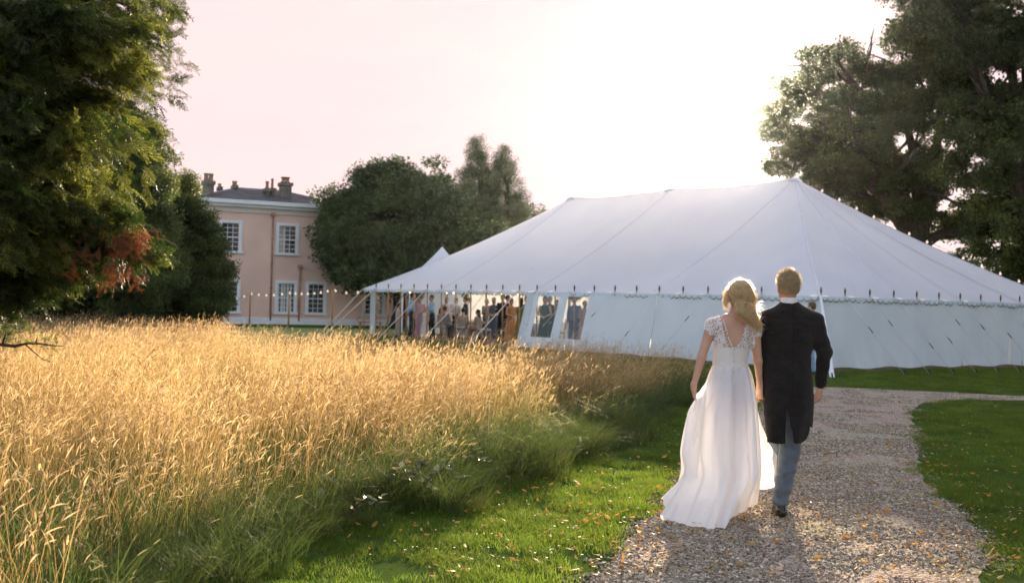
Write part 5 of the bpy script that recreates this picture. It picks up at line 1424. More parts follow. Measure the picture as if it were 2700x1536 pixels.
# belt and buttons
P = []
for i in range(49):
    a = 2 * math.pi * i / 48; P.append([Vector((BP(1926, y)[0] + math.cos(a) * (.123 + .014), math.sin(a) * (.088 + .014), BP(1926, y)[2])) + bb for y in (953, 956, 961, 965)])
MB().grid(P).build('belt', m_satin, bride, True)
V, Q = sdf_mesh([('e', v3(0, 0, 0), (.0075, .006, .0075), None, 0)], .003); btn = np_mesh('button', V, Q); btn.materials.append(m_satin)
def back_y(py): return -np.interp(py, [905, 930, 958, 990, 1030, 1060], [.098, .092, .088, .105, .122, .13]) - .014
for k in range(19):
    py = 925 + k * 7.2; q = BP(1927.5 - .12 * k, py); b_ = link('button', btn, None, bride, (q[0], back_y(py) - (.0 if py < 965 else .008 + .00035 * (py - 965)), q[2]))
# skirt
def chiffon(name, a, col=(.90, .92, .96), tr=.40):
    m = mat(name, col, .8, col2=tuple(c * .95 for c in col), vscale=6, transl=tr, tcol=(.95, .93, .93), alpha=a, sheen=.2, bump=.06, bscale=20); return m
m_skirt1 = chiffon('white_chiffon', .97); m_over = chiffon('sheer_chiffon', .80, (.92, .90, .90), .5)
HEM = [(180, 1744, 1312, -.10), (198, 1750, 1368, -.32), (215, 1775, 1372, -.40), (232, 1815, 1389, -.46), (250, 1852, 1395, -.49), (268, 1890, 1400, -.51), (284, 1913, 1399, -.50), (298, 1918, 1366, -.30), (316, 1955, 1350, -.12), (335, 1984, 1335, .0), (358, 1990, 1312, .12)]
def hem_pt(ang):
    """ang degrees, 270 = towards the camera"""
    front = [(30, .20, .38), (60, .12, .50), (90, .0, .55), (120, -.16, .50), (150, -.36, .30)]
    K = [(a, *BP(px, py, dy)) for a, px, py, dy in HEM] + [(a, BP(1926, 1300)[0] + x, y, .02) for a, x, y in front]
    K.sort(); A = np.array(K); A = np.vstack([A[-2:] - np.array([360, 0, 0, 0]), A, A[:2] + np.array([360, 0, 0, 0])])
    p = np.array([np.interp(ang, A[:, 0], A[:, i]) for i in (1, 2, 3)]); q = math.radians(ang); p[:2] += np.array([math.cos(q), math.sin(q)]) * (.014 * math.sin(q * 17) + .010 * math.sin(q * 41 + 1)); p[2] = max(p[2], .012); return p
RINGS = [(964, 1926, .136, .136, .100, .100), (985, 1926, .160, .158, .118, .118), (1015, 1926, .190, .176, .135, .140), (1047, 1926, .250, .190, .15, .165), (1085, 1925, .315, .200, .16, .19), (1124, 1922, .335, .215, .17, .215), (1190, 1917, .352, .232, .20, .25), (1250, 1912, .335, .235, .25, .30)]
NS, NT = 150, 60
P = []
hems = [hem_pt(360 * i / NS) for i in range(NS)]
def fold(ang, t):
    r = math.radians(ang); amp = .005 + .034 * min(1, t * 1.3)
    tw = .9 * t
    f = math.sin(7 * r + 1.3 + tw) * .55 + math.sin(13 * r + .4 - 1.4 * tw) * .45 + math.sin(23 * r + 2.2 + 2 * tw) * .22
    return amp * f
for i in range(NS):
    ang = 360 * i / NS; r = math.radians(ang); c, s = math.cos(r), math.sin(r); row = []
    ctrl = []
    for (py, cx, l, rr, fr, ba) in RINGS:
        o = BP(cx, py); ctrl.append(v3(o[0] + c * (rr if c > 0 else l), s * (fr if s > 0 else ba) - (.0 if py < 1100 else (py - 1100) * .00035), o[2]))
    ctrl.append(hems[i])
    n_c = len(ctrl) - 1
    pts = crv(ctrl, NT)
    for j in range(NT):
        t = j / (NT - 1); p = pts[j].copy(); p += v3(c, s, 0) * fold(ang, t) * (1 - .45 * max(0, t - .85) / .15)
        if j > NT - 8: p[2] = max(p[2], .010 + .012 * (math.sin(ang * .35) + 1) * (NT - j) / 8)
        p[2] = max(p[2], .008); row.append(Vector(p) + bb)
    P.append(row)
sk = MB().grid(P, closed_u=True).build('skirt', m_skirt1, bride, True)
sk['label'] = 'flowing white chiffon skirt with a train'
# sheer layer blowing out towards the groom, and the bunched fold in her hand
R0 = [(1994, 1060), (1995, 1100), (1996, 1150), (1994, 1200), (1986, 1250), (1974, 1286)]; R1 = [(1996, 1075), (2009, 1120), (2027, 1168), (2049, 1200), (2047, 1240), (2048, 1281)]
P = []
for i in range(20):
    a = i / 19; row = []
    for j in range(26):
        t = j / 25 * 5; k = min(int(t), 4); u = t - k
        x0, y0 = (R0[k][q] + (R0[k + 1][q] - R0[k][q]) * u for q in (0, 1)); x1, y1 = (R1[k][q] + (R1[k + 1][q] - R1[k][q]) * u for q in (0, 1))
        dep = .03 + .10 * a + .045 * (j / 25) * math.sin(a * 8 + j * .12)
        row.append(Vector(BP(x0 + (x1 - x0) * a, y0 + (y1 - y0) * a + (6 * math.sin(a * 3.1) if j > 22 else 0), dep)) + bb)
    P.append(row)
MB().grid(P).build('overskirt', m_over, bride, True)
P = []
for i in range(18):
    a = i / 17; row = []
    for j in range(20):
        t = j / 19; x0, y0 = 1836 - 42 * t + 10 * t * t, 1040 + 215 * t; x1, y1 = 1868 - 30 * t, 1000 + 262 * t
        row.append(Vector(BP(x0 + (x1 - x0) * a, y0 + (y1 - y0) * a, -.10 + .02 * math.sin(a * 9 + t * 2) - .09 * a)) + bb)
    P.append(row)
MB().grid(P).build('gathered_fold', m_over, bride, True)
# hair: half-up, loose length falling over one shoulder
m_hair_b = mat('blonde_hair', (.80, .62, .38), .45, col2=(.64, .46, .25), vscale=30, spec=.5, transl=.38, rnd=0)
G = BP(1951, 800) + v3(0, -.105, 0)
tipw = [BP(1952, 802, -.10), BP(1957, 822, -.11), BP(1969, 832, -.11), BP(1993, 856, -.09)]
m_hair_b0 = mat('blonde_hair_root', (.55, .39, .21), .55, col2=(.44, .30, .15), vscale=60, spec=.4, transl=.3)
body_part('hair', [('e', bhc + v3(.0, -.016, .030), (.094, .108, .104), None, 0), ('e', bhc + v3(0, -.05, -.03), (.080, .065, .075), None, .03), ('c', tipw[0], .044, tipw[1], .038, .03), ('c', tipw[1], .034, tipw[2], .026, .03), ('c', tipw[2], .026, tipw[3], .014, .02)], .006, m_hair_b0, bride,
          keep=lambda V: ~(((V - bhc)[:, 1] > .05) & ((V - bhc)[:, 2] < .06)))
cs_ = []
for i in range(1500):            # swept back from the crown to the gather
    d = RNG.normal(size=3); d /= np.linalg.norm(d)
    if d[2] < -.3 or (d[1] > .45 and d[2] < .5): continue
    p = bhc + v3(0, -.016, .030) + d * v3(.094, .108, .104) * 1.005; q = G + RNG.normal(size=3) * v3(.018, .008, .014); m_ = (p + q) / 2; dm = m_ - (bhc + v3(0, -.02, .02)); dm /= np.linalg.norm(dm)
    cs_.append(crv([p, (p * .7 + q * .3) + d * .010 + RNG.normal(size=3) * .004, bhc + v3(0, -.02, .02) + dm * v3(.100, .118, .108) + RNG.normal(size=3) * .004, q], 7))
for i in range(1300):            # loose length
    u = RNG.random(); x = 1938 + 44 * RNG.random(); wv = RNG.uniform(0, 6.28)
    a = BP(x, 795 + 14 * RNG.random(), -.09 - .03 * RNG.random()); sh = (x - 1938) / 44
    e = BP(1944 + 60 * sh + RNG.normal() * 4, 822 + 38 * sh + RNG.normal() * 7, -.115 + .05 * sh + RNG.normal() * .012)
    m1 = a * .66 + e * .34 + v3(.010 * math.sin(wv), -.012, .004); m2 = a * .33 + e * .67 + v3(-.010 * math.sin(wv + .6) - .004, -.014, 0); e2 = e + v3(.012 * math.cos(wv) + .01, -.01, -.012)
    cs_.append(crv([a, m1, m2, e, e2], 10))
for i in range(420):             # side hair in front of the shoulders and wisps
    s_ = -1 if RNG.random() < .5 else 1; a = bhc + v3(s_ * (.085 + .01 * RNG.random()), RNG.uniform(-.05, .05), RNG.uniform(-.03, .06)); e = a + v3(s_ * RNG.uniform(-.01, .03), RNG.uniform(-.03, .03), -RNG.uniform(.04, .10 if s_ < 0 else .15))
    cs_.append(crv([a, (a + e) / 2 + v3(s_ * .012, 0, 0) + RNG.normal(size=3) * .008, e + RNG.normal(size=3) * .006], 7))
m_bh = hair_mat('blonde_hairs', (.70, .52, .30))
strands('hair_strands', cs_, .0014, m_hair_b, bride)
cs_ = []
for i in range(620):             # flyaway hairs catching the light
    d = RNG.normal(size=3); d /= np.linalg.norm(d)
    if d[2] < -.2: continue
    p = bhc + v3(0, -.016, .030) + d * v3(.094, .108, .104); l = RNG.uniform(.012, .045); tdir = np.cross(d, RNG.normal(size=3)); tdir /= np.linalg.norm(tdir)
    cs_.append(crv([p, p + d * l * .4 + tdir * l * .4, p + d * l * .55 + tdir * l + v3(0, 0, -l * .2)], 6))
for i in range(60):
    a = BP(1985 + 18 * RNG.random(), 800 + 60 * RNG.random(), -.06); e = a + v3(RNG.uniform(.01, .07), RNG.uniform(-.03, .03), RNG.uniform(-.06, .03)); cs_.append(crv([a, (a + e) / 2 + v3(0, 0, .02), e], 6))
strands('flyaway_hair', cs_[::2], .0006, m_bh, bride)
m_pearl = mat('pearl', (.8, .72, .62), .25, spec=.6)
hp = []
for k, (x, y) in enumerate(((1949, 799), (1946, 803), (1943, 807), (1952, 797), (1957, 796), (1963, 797), (1945, 812))):
    q = BP(x, y); hp.append(('e', v3(q[0], G[1] - .030, q[2]), (.0055, .005, .0055), None, 0))
body_part('hair_pin', hp, .0025, m_pearl, bride, it=1)
# ================================================================== guests, tables and chairs in the marquee
CLOTH = {}
def cloth(c):
    if c not in CLOTH: CLOTH[c] = mat('cloth_%d' % len(CLOTH), c, .85, col2=tuple(x * .8 for x in c), vscale=12, sheen=.15)
    return CLOTH[c]
HAIR = {'dark': mat('dark_hair', (.025, .016, .010), .5, var=.3, vscale=30), 'brown': mat('brown_hair', (.12, .065, .03), .5, var=.3, vscale=30), 'fair': mat('fair_hair', (.40, .27, .13), .5, var=.3, vscale=30), 'grey': mat('grey_hair', (.35, .34, .33), .5, var=.2, vscale=30)}
def guest(label, pos, face, H=1.74, top=(.3, .5, .75), bottom=(.02, .022, .03), dress=None, pose='stand', arms='down', hair='dark', long_hair=False, skin=None, sleeves=True, vox=.013, group='wedding guests in the marquee', belly=0.0):
    s = H / 1.75
    o = empty('person', (pos[0], pos[1], 0), label, 'person', group, rz=R_(face))
    sit = pose == 'sit'; dz = -.47 if sit else 0
    J = lambda x, y, z: v3(x, y, z) * s
    hd = J(0, .03, 1.635 + dz); nk = J(0, 0, 1.46 + dz)
    A = []
    for q in (-1, 1):
        S_ = J(.175 * q, 0, 1.395 + dz)
        if arms == 'down': E_, W_ = J(.225 * q, -.03, 1.12 + dz), J(.215 * q, .07, .88 + dz)
        elif arms == 'crossed': E_, W_ = J(.235 * q, .07, 1.13 + dz), J(-.06 * q, .22, 1.17 + dz + .03 * q)
        elif arms == 'front': E_, W_ = J(.22 * q, .04, 1.13 + dz), J(.06 * q, .24, 1.06 + dz)
        elif arms == 'back': E_, W_ = J(.235 * q, -.08, 1.13 + dz), J(.06 * q, -.15, .95 + dz)
        elif arms == 'glass': E_, W_ = (J(.22 * q, .02, 1.12 + dz), J(.16 * q, .24, 1.20 + dz)) if q > 0 else (J(.225 * q, -.03, 1.12 + dz), J(.2 * q, .07, .88 + dz))
        else: E_, W_ = J(.22 * q, .08, 1.12 + dz), J(.14 * q, .32, 1.20 + dz - .02)      # on the table
        A.append((S_, E_, W_))
    if sit: legs = [(J(.09 * q, 0, .50), J(.10 * q, .42, .50), J(.10 * q, .44, .08)) for q in (-1, 1)]
    else: legs = [(J(.09 * q, 0, .92), J(.10 * q, .02 + .04 * q, .50), J(.105 * q, -.02 + .05 * q, .08)) for q in (-1, 1)]
    sk = head_prims(hd, s * .98, nk) + [('l', [(J(0, 0, .95 + dz), .13 * s, .09 * s), (J(0, 0, 1.25 + dz), .14 * s, .09 * s), (J(0, 0, 1.40 + dz), .15 * s, .08 * s), (J(0, 0, 1.47 + dz), .06 * s, .055 * s)], .03)]
    for (S_, E_, W_) in A:
        d = (W_ - E_) / np.linalg.norm(W_ - E_); sk += [('c', S_, .045 * s, E_, .036 * s, .02), ('c', E_, .036 * s, W_, .026 * s, .02)]
        lat = np.cross(d, v3(0, 0, 1)) if abs(d[2]) < .8 else v3(0, 1, 0); lat /= np.linalg.norm(lat) + 1e-9; sk += hand_prims(W_, d, np.cross(d, lat), lat, .5, sc=s)
    for (a, b, c) in legs: sk += [('c', a, .075 * s, b, .055 * s, .03), ('c', b, .052 * s, c, .035 * s, .02), ('c', c + v3(0, -.02, -.04) * s, .035 * s, c + v3(0, .14, -.05) * s, .03 * s, .02)]
    body_part('body', sk, vox * .8, skin or m_skin, o, it=1)
    tp = [('l', [(J(0, belly * .3, .93 + dz), .165 * s, .125 * s), (J(0, belly * .5, 1.05 + dz), (.155 + belly) * s, (.12 + belly) * s), (J(0, 0, 1.25 + dz), .172 * s, .122 * s), (J(0, 0, 1.38 + dz), .172 * s, .105 * s), (J(0, 0, 1.455 + dz), .085 * s, .072 * s)], .04)]
    if sleeves:
        for (S_, E_, W_) in A: tp += [('c', S_, .062 * s, E_, .050 * s, .03), ('c', E_, .050 * s, E_ + (W_ - E_) * (.9 if dress is None else .0), .040 * s, .02)]
    body_part('dress_top' if dress else 'shirt', tp, vox, cloth(dress or top), o, it=2)
    if dress is not None and not sit:
        body_part('skirt', [('l', [(J(0, 0, .10), .25 * s, .22 * s), (J(0, 0, .45), .215 * s, .18 * s), (J(0, 0, .80), .185 * s, .145 * s), (J(0, 0, 1.02), .15 * s, .115 * s)], .02)], vox, cloth(dress), o, bend=lambda V: V + np.c_[.03 * np.sin(np.arctan2(V[:, 1], V[:, 0]) * 9) * np.clip(1 - V[:, 2], 0, 1) * np.cos(np.arctan2(V[:, 1], V[:, 0])), .03 * np.sin(np.arctan2(V[:, 1], V[:, 0]) * 9) * np.clip(1 - V[:, 2], 0, 1) * np.sin(np.arctan2(V[:, 1], V[:, 0])), np.zeros(len(V))])
    else:
        tr = [('c', legs[0][0] + v3(0, 0, .05), .10 * s, legs[1][0] + v3(0, 0, .05), .10 * s, .03)]
        for (a, b, c) in legs: tr += [('c', a, .098 * s, b, .074 * s, .03), ('c', b, .072 * s, c + v3(0, 0, .02), .060 * s, .02)]
        body_part('skirt' if dress else 'trousers', tr, vox, cloth(dress or bottom), o)
        if dress is None:
            for (a, b, c) in legs: body_part('shoe', [('c', c + v3(0, -.03, -.045), .042, c + v3(0, .15, -.05), .038, .02), ('c', c + v3(0, -.02, 0), .042, c + v3(0, -.02, -.03), .042, .02)], vox, m_shoe, o, keep=lambda V: V[:, 2] > -.01)
    hp = [('e', hd + v3(0, -.018, .032) * s, (.085 * s, .104 * s, .098 * s), None, 0), ('e', hd + v3(0, -.05, -.02) * s, (.07 * s, .055 * s, .06 * s), None, .03)]
    if long_hair: hp += [('c', hd + v3(0, -.06, -.04) * s, .075 * s, hd + v3(0, -.085, -.24) * s, .055 * s, .03)]
    body_part('hair', hp, vox * .8, HAIR[hair], o, keep=lambda V: ~(((V - hd)[:, 1] > .045 * s) & ((V - hd)[:, 2] < .055 * s)))
    eyes(hd, s * .98, v3(0, 1, 0), o)
    return o
def tp_(u, v): p = T(u, v, 0); return (p.x, p.y)
def at_px(px, Y): p = at_y(px, 800, Y); return (p.x, p.y)
BLUE = (.28, .48, .72); NAVY = (.018, .022, .035)
guest('child in a pale shirt and dark waistcoat leaning at the open side of the marquee', at_px(1050, 41.6), -70, 1.36, (.55, .48, .40), (.50, .42, .34), arms='front', vox=.012)
guest('person in a light blue shirt and dark trousers facing a woman in pink', at_px(1087, 41.0), -75, 1.80, BLUE, NAVY, arms='back')
guest('person in a long pale pink dress between two light blue shirts', at_px(1108, 41.8), 170, 1.66, dress=(.66, .42, .50), arms='front', hair='brown', sleeves=False)
guest('person in a light blue shirt with arms crossed, beside the pink dress', at_px(1139, 41.2), 115, 1.74, (.36, .58, .75), NAVY, arms='crossed')
guest('person with long dark hair seated behind the crossed-arm man', at_px(1163, 43.0), -120, 1.66, dress=(.30, .22, .16), pose='sit', arms='table', hair='dark', long_hair=True)
guest('person in a grey jacket seated with back to the meadow at first table', tp_(19.0, 1.9), -30, 1.78, (.30, .28, .25), (.2, .19, .18), pose='sit', arms='table', hair='brown')
guest('person in a cream jacket seated at the first round table', tp_(18.2, 2.2), 10, 1.72, (.50, .43, .33), (.3, .27, .22), pose='sit', arms='table', hair='dark')
guest('person in a white shirt seated across the first round table', tp_(19.3, 4.4), 190, 1.80, (.7, .7, .72), NAVY, pose='sit', arms='table', hair='brown')
guest('person in a brown dress seated at the far side of first table', tp_(18.1, 4.2), 150, 1.68, dress=(.26, .14, .08), pose='sit', arms='table', hair='dark', long_hair=True)
guest('person in a white shirt seated sideways at the first round table', tp_(17.5, 3.0), 80, 1.76, (.72, .70, .70), NAVY, pose='sit', arms='table', hair='dark')
guest('person in a dark suit standing by the first open pole bay', at_px(1326, 38.6), 160, 1.82, (.025, .024, .022), (.022, .022, .022), arms='glass', hair='dark')
guest('person in an orange dress standing inside the open bay', at_px(1348, 38.2), -150, 1.68, dress=(.55, .25, .08), arms='front', hair='brown', sleeves=False)
guest('person in a long olive green dress with dark hair, back to the meadow', at_px(1374, 36.8), -15, 1.70, dress=(.20, .17, .035), arms='front', hair='dark', long_hair=True, sleeves=False)
guest('person in a rust coloured dress beside the drawn curtain', at_px(1397, 37.4), 140, 1.66, dress=(.42, .16, .05), arms='glass', hair='brown', sleeves=False)
guest('person in a charcoal suit behind the first clear window', at_px(1450, 36.6), 120, 1.80, (.05, .05, .045), (.04, .04, .04), arms='glass', hair='grey')
guest('person in a peach dress behind the second clear window', at_px(1542, 35.0), 200, 1.66, dress=(.62, .38, .26), arms='front', hair='fair', sleeves=False)
guest('person in a mid blue suit behind the second clear window', at_px(1515, 35.8), 160, 1.80, (.14, .20, .36), (.12, .17, .3), arms='down', hair='dark')
guest('person with brown hair in a long light blue dress near the marquee corner', at_px(2117, 24.6), 20, 1.66, dress=(.30, .50, .62), arms='down', hair='brown', long_hair=True, sleeves=False, group='two guests by the marquee corner')
guest('person in a blue shirt standing by the corner strap of the marquee', at_px(2143, 25.0), 60, 1.76, (.22, .36, .68), (.28, .42, .55), arms='down', hair='brown', group='two guests by the marquee corner')

rg = random.Random(4)
MORE = [('person in a pale lilac dress standing behind the first table', 1178, 44.0, 200, dict(dress=(.50, .46, .52), hair='fair', long_hair=True, sleeves=False, arms='glass')),
 ('person in a white shirt and dark waistcoat standing behind the first table', 1203, 44.6, 150, dict(top=(.7, .7, .7), bottom=NAVY, hair='dark', arms='glass')),
 ('person in a navy suit standing beneath the hanging foliage ball', 1228, 44.2, 100, dict(top=(.03, .035, .06), bottom=(.03, .035, .06), hair='brown')),
 ('person in a beige dress seated near the second open bay', 1262, 41.0, 60, dict(dress=(.44, .33, .25), hair='dark', pose='sit', arms='table', long_hair=True)),
 ('person in a grey suit and pale shirt standing by the second open bay', 1283, 41.5, -140, dict(top=(.22, .22, .23), bottom=(.2, .2, .21), hair='grey', arms='glass')),
 ('person in a slate grey dress standing between the tables', 1302, 40.2, 170, dict(dress=(.10, .12, .16), hair='brown', long_hair=True, sleeves=False, arms='front')),
 ('person in a tan jacket standing behind the orange dress', 1338, 40.6, -120, dict(top=(.42, .30, .17), bottom=(.12, .1, .09), hair='dark')),
 ('person in a black suit standing behind the rust dress', 1388, 39.4, 160, dict(top=(.02, .02, .022), bottom=(.02, .02, .022), hair='dark', arms='glass')),
 ('person in a dark green dress behind the first clear window', 1437, 36.2, 170, dict(dress=(.03, .09, .05), hair='brown', long_hair=True, sleeves=False, arms='front')),
 ('person in a brown suit behind the first clear window', 1467, 37.2, -150, dict(top=(.13, .08, .045), bottom=(.11, .07, .04), hair='dark')),
 ('child in a white dress standing beside the woman in pink', 1122, 40.6, 160, dict(dress=(.7, .66, .64), hair='fair', sleeves=False, H=1.25))]
for (l, px, Y, f, kw) in MORE:
    h_ = kw.pop('H', rg.uniform(1.62, 1.82)); guest(l, at_px(px, Y), f, h_, **kw)

# round tables with white cloths
m_cloth = mat('table_linen', (.74, .76, .80), .85, var=.08, vscale=3, transl=.1)
def round_table(u, v, label):
    c = T(u, v, 0); o = empty('round_table', c, label, 'table', 'round tables in the marquee')
    P = []
    for i in range(49):
        a = 2 * math.pi * i / 48; row = [c + Vector((0, 0, .752))]
        for (r, z, f) in ((.5, .752, 0), (.86, .75, 0), (.885, .735, 0), (.90, .6, .015), (.92, .35, .03), (.95, .06, .045)):
            rr = r + f * math.sin(a * 14); row.append(c + Vector((rr * math.cos(a), rr * math.sin(a), z)))
        P.append(row)
    MB().grid(P).build('tablecloth', m_cloth, o, True)
    MB().lathe(c, [(.3, 0), (.06, .05), (.05, .7), (.7, .72), (.7, .74)], 14).build('pedestal', m_wood, o)
    return o
round_table(18.7, 3.2, 'round table under a white cloth where most guests sit'); round_table(14.6, 3.2, 'round table under a white cloth behind the olive green dress'); round_table(16.6, 6.6, 'round table under a white cloth deep in the marquee by a king pole')
m_chair = mat('limewashed_wood', (.50, .42, .32), .7, col2=(.40, .33, .25), vscale=14)
def make_chair(label):
    o = empty('chiavari_chair', (0, 0, 0), label, 'chair', 'chairs in the marquee')
    MB().box((0, 0, .45), (.40, .40, .035)).build('seat', m_chair, o)
    MB().box((0, 0, .485), (.37, .37, .03)).build('cushion', m_cloth, o)
    for sx in (-1, 1):
        MB().tube([(.18 * sx, .18, 0), (.175 * sx, .17, .44)], .014, 6).build('leg', m_chair, o)
        MB().tube([(.19 * sx, -.2, 0), (.18 * sx, -.18, .45), (.18 * sx, -.24, .92)], .014, 6).build('leg', m_chair, o)
    b = MB()
    for z, y in ((.90, -.238), (.80, -.226), (.55, -.196)): b.tube([(-.18, y, z), (.18, y, z)], .011, 6)
    for k in range(-3, 4): b.tube([(.045 * k, -.196, .55), (.045 * k, -.228, .80)], .007, 5)
    b.build('back_spindles', m_chair, o)
    for z in (.15, .25): MB().tube([(-.18, .175, z), (.18, .175, z)], .008, 5).build('stretcher', m_chair, o)
    return o
CH = 'limewashed spindle-back chair drawn up to a table in the marquee'
ch0 = make_chair(CH); first = True
for (u, v, r) in ((19.0, 1.75, -30), (18.2, 2.05, 10), (19.3, 4.55, 190), (18.1, 4.35, 150), (17.45, 3.0, 80), (14.9, 1.9, -20), (14.1, 1.9, 15), (13.4, 3.0, 80), (15.8, 3.1, -80), (14.6, 4.5, 180), (16.2, 5.2, 10), (17.2, 5.3, -20), (15.7, 1.4, -60)):
    c = ch0 if first else copy_tree(ch0); first = False
    c['label'] = 'limewashed spindle-back chair at the table where most guests sit' if u > 17.3 else ('limewashed spindle-back chair at the table behind the olive green dress' if v < 4.8 else 'limewashed spindle-back chair at the table deep in the marquee')
    p = T(u, v, 0); c.location = (p.x, p.y, 0); c.rotation_euler = (0, 0, R_(r))
# hanging balls of foliage
for (u, v, z, l) in ((20.3, 1.6, 1.72, 'ball of green foliage hanging above the pink dress'), (18.2, 2.4, 1.66, 'ball of green foliage hanging above the seated guests'), (13.0, 1.4, 1.62, 'ball of green foliage hanging by the drawn curtain'), (11.7, 2.2, 1.75, 'ball of green foliage hanging near the first clear window')):
    c = T(u, v, z); o = empty('foliage_ball', c, l, 'foliage ball', 'foliage balls hung in the marquee')
    P, D = crown_points([(tuple(c), (.17, .17, .17))], 60, .5, 3, .2)
    scatter('leaves', 'laurel_clump', P, RNG.uniform(0, 6, (len(P), 3)), RNG.uniform(.16, .26, len(P)), parent=o, tint=RNG.uniform(.3, 1, len(P)))
    MB().tube([c + Vector((0, 0, .1)), c + Vector((0, 0, 1.2))], .006, 4).build('cord', m_rope, o)
# wooden bench beyond the open end
bc = at_y(977, 845, 46); bc.z = 0
bn = empty('garden_bench', bc, 'plain wooden bench standing beyond the open end of the marquee', 'bench')
for k in range(3): MB().box(bc + Vector((0, -.17 + .17 * k, .46)), (1.1, .15, .04)).build('plank', m_wood, bn)
for sx in (-1, 1):
    MB().box(bc + Vector((.45 * sx, 0, .22)), (.06, .40, .44)).build('leg', m_wood, bn)
# ================================================================== fallen leaves, daisies, brambles
random.seed(77)
def leaf_me(k):
    L, W = .085, .055; cur = (.012, .022, .03, .018)[k % 4]; V = []; F = []
    prof = [(0, .0), (.2, .55), (.45, 1.0), (.7, .8), (.88, .4), (1, .0)]
    for t, w in prof:
        z = .006 + cur * (2 * t - 1) ** 2 * (1 if k % 2 else .6)
        V += [(L * (t - .5), -W / 2 * w, z + cur * w * .8), (L * (t - .5), 0, z), (L * (t - .5), W / 2 * w, z + cur * w * (.3 + .3 * (k % 3)))]
    for i in range(len(prof) - 1):
        a = i * 3; F += [(a, a + 3, a + 4, a + 1), (a + 1, a + 4, a + 5, a + 2)]
    return mesh(V, F, 'fallen_leaf')
m_fall = mat('autumn_leaf', (.60, .37, .10), .6, col2=(.46, .27, .08), vscale=30, transl=.3, objrand=((1, 1, 1), (1.05, .85, .6), (.5, .42, .45), (1.1, 1.15, 1.1), (.8, .6, .45)), spec=.08)
LEAVES = [leaf_me(k) for k in range(6)]
for m_ in LEAVES: m_.materials.append(m_fall); shade(m_)
def put_leaf(p, where, sc=1.0):
    lab = {'gravel': ('dry yellow-orange leaf fallen on the gravel path', 'fallen leaves on the gravel path'), 'lawn': ('dry yellow-orange leaf fallen on the mown strip beside the meadow', 'fallen leaves on the mown strip'), 'right': ('dry yellow leaf fallen on the shaded lawn beyond the path', 'fallen leaves on the shaded lawn')}[where]
    o = link('fallen_leaf', random.choice(LEAVES), None, None, (p[0], p[1], p[2]), (random.gauss(0, .3), random.gauss(0, .3), random.uniform(0, 6.28)))
    s = sc * random.uniform(.42, .85); o.scale = (s, s * random.uniform(.7, 1.1), s); tag(o, lab[0], 'leaf', lab[1])
cnt = {'gravel': 0, 'lawn': 0, 'right': 0}; LIM = {'gravel': 115, 'lawn': 95, 'right': 80}
PXL = [(1055, 1418, 1), (1128, 1428, 1), (1313, 1432, 1), (1092, 1405, .9), (1095, 1338, 1.2), (1185, 1345, 1.1), (1198, 1342, 1.2), (1438, 1275, 1.1), (1405, 1305, .9), (1578, 1298, 1), (1540, 1390, 1), (1600, 1380, 1.1), (1480, 1425, .9), (1270, 1310, .7), (1745, 1300, 1), (1620, 1450, 1.1), (1640, 1500, 1.2), (2160, 1330, 1.3), (2230, 1424, 1.3), (2320, 1358, 1), (2120, 1412, 1), (2310, 1460, 1.1), (2345, 1185, 1.1), (2300, 1275, 1), (2494, 1335, 1.1), (2560, 1358, 1.2), (2410, 1440, 1), (1930, 1430, 1), (1960, 1500, 1.1), (2320, 1535, 1.2), (2088, 1450, .8), (2690, 1362, 1.2), (2620, 1490, 1), (2520, 1240, .9), (1690, 1400, 1.1), (1685, 1420, 1), (1735, 1370, 1)]
for (px, py, sc) in PXL:
    p = gp(px, py); ing = in_poly([p.x], [p.y], PATHJ)[0]; w = 'gravel' if ing else ('lawn' if p.x < 4 else 'right'); put_leaf((p.x, p.y, .012 if ing else .045), w, sc); cnt[w] += 1
tries = 0
while any(cnt[k] < LIM[k] for k in cnt) and tries < 40000:
    tries += 1
    px, py = random.uniform(900, 2690), 1030 + 500 * random.random() ** 1.2
    p = gp(px, py)
    if in_poly([p.x], [p.y], MEADOW)[0] or p.y > 19: continue
    ing = in_poly([p.x], [p.y], PATHJ)[0]; w = 'gravel' if ing else ('lawn' if p.x < 4 else 'right')
    if cnt[w] >= LIM[w]: continue
    dens = .25 + .75 * max(0, mnoise.noise(Vector((p.x * .9, p.y * .9, 2))) + .4)
    ed = float(edge_dist(np.array([p.x]), np.array([p.y]), PATH_L + PATH_R)[0])
    if ed < .35: dens = 1
    if random.random() > dens: continue
    put_leaf((p.x, p.y, .012 if ing else .045), w, random.choice((.55, .8, 1))); cnt[w] += 1
# litter too small and too many to count
mb = MB()
def litter(n, xr, yr, cond, z):
    for i in range(n):
        px, py = random.uniform(*xr), random.uniform(*yr); p = gp(px, py)
        if not cond(p): continue
        a = random.uniform(0, 6.28); s = random.uniform(.012, .03); d = Vector((math.cos(a), math.sin(a), random.gauss(0, .3))) * s; e = Vector((-math.sin(a), math.cos(a), random.gauss(0, .3))) * s * .45; c = Vector((p.x, p.y, z + random.random() * .01))
        mb.add([c - d, c + e, c + d + Vector((0, 0, s * .3)), c - e], [(0, 1, 2, 3)])
near = lambda p: float(edge_dist(np.array([p.x]), np.array([p.y]), PATH_L + PATH_R)[0])
litter(1500, (1500, 2690), (1060, 1536), lambda p: near(p) < .22 + .25 * random.random(), .012)
litter(900, (1100, 2690), (1030, 1536), lambda p: not in_poly([p.x], [p.y], MEADOW)[0] and p.y < 16, .035)
tag(mb.build('leaf_litter', m_fall), 'small broken leaf scraps along the edges of the path', 'leaf litter', kind='stuff')
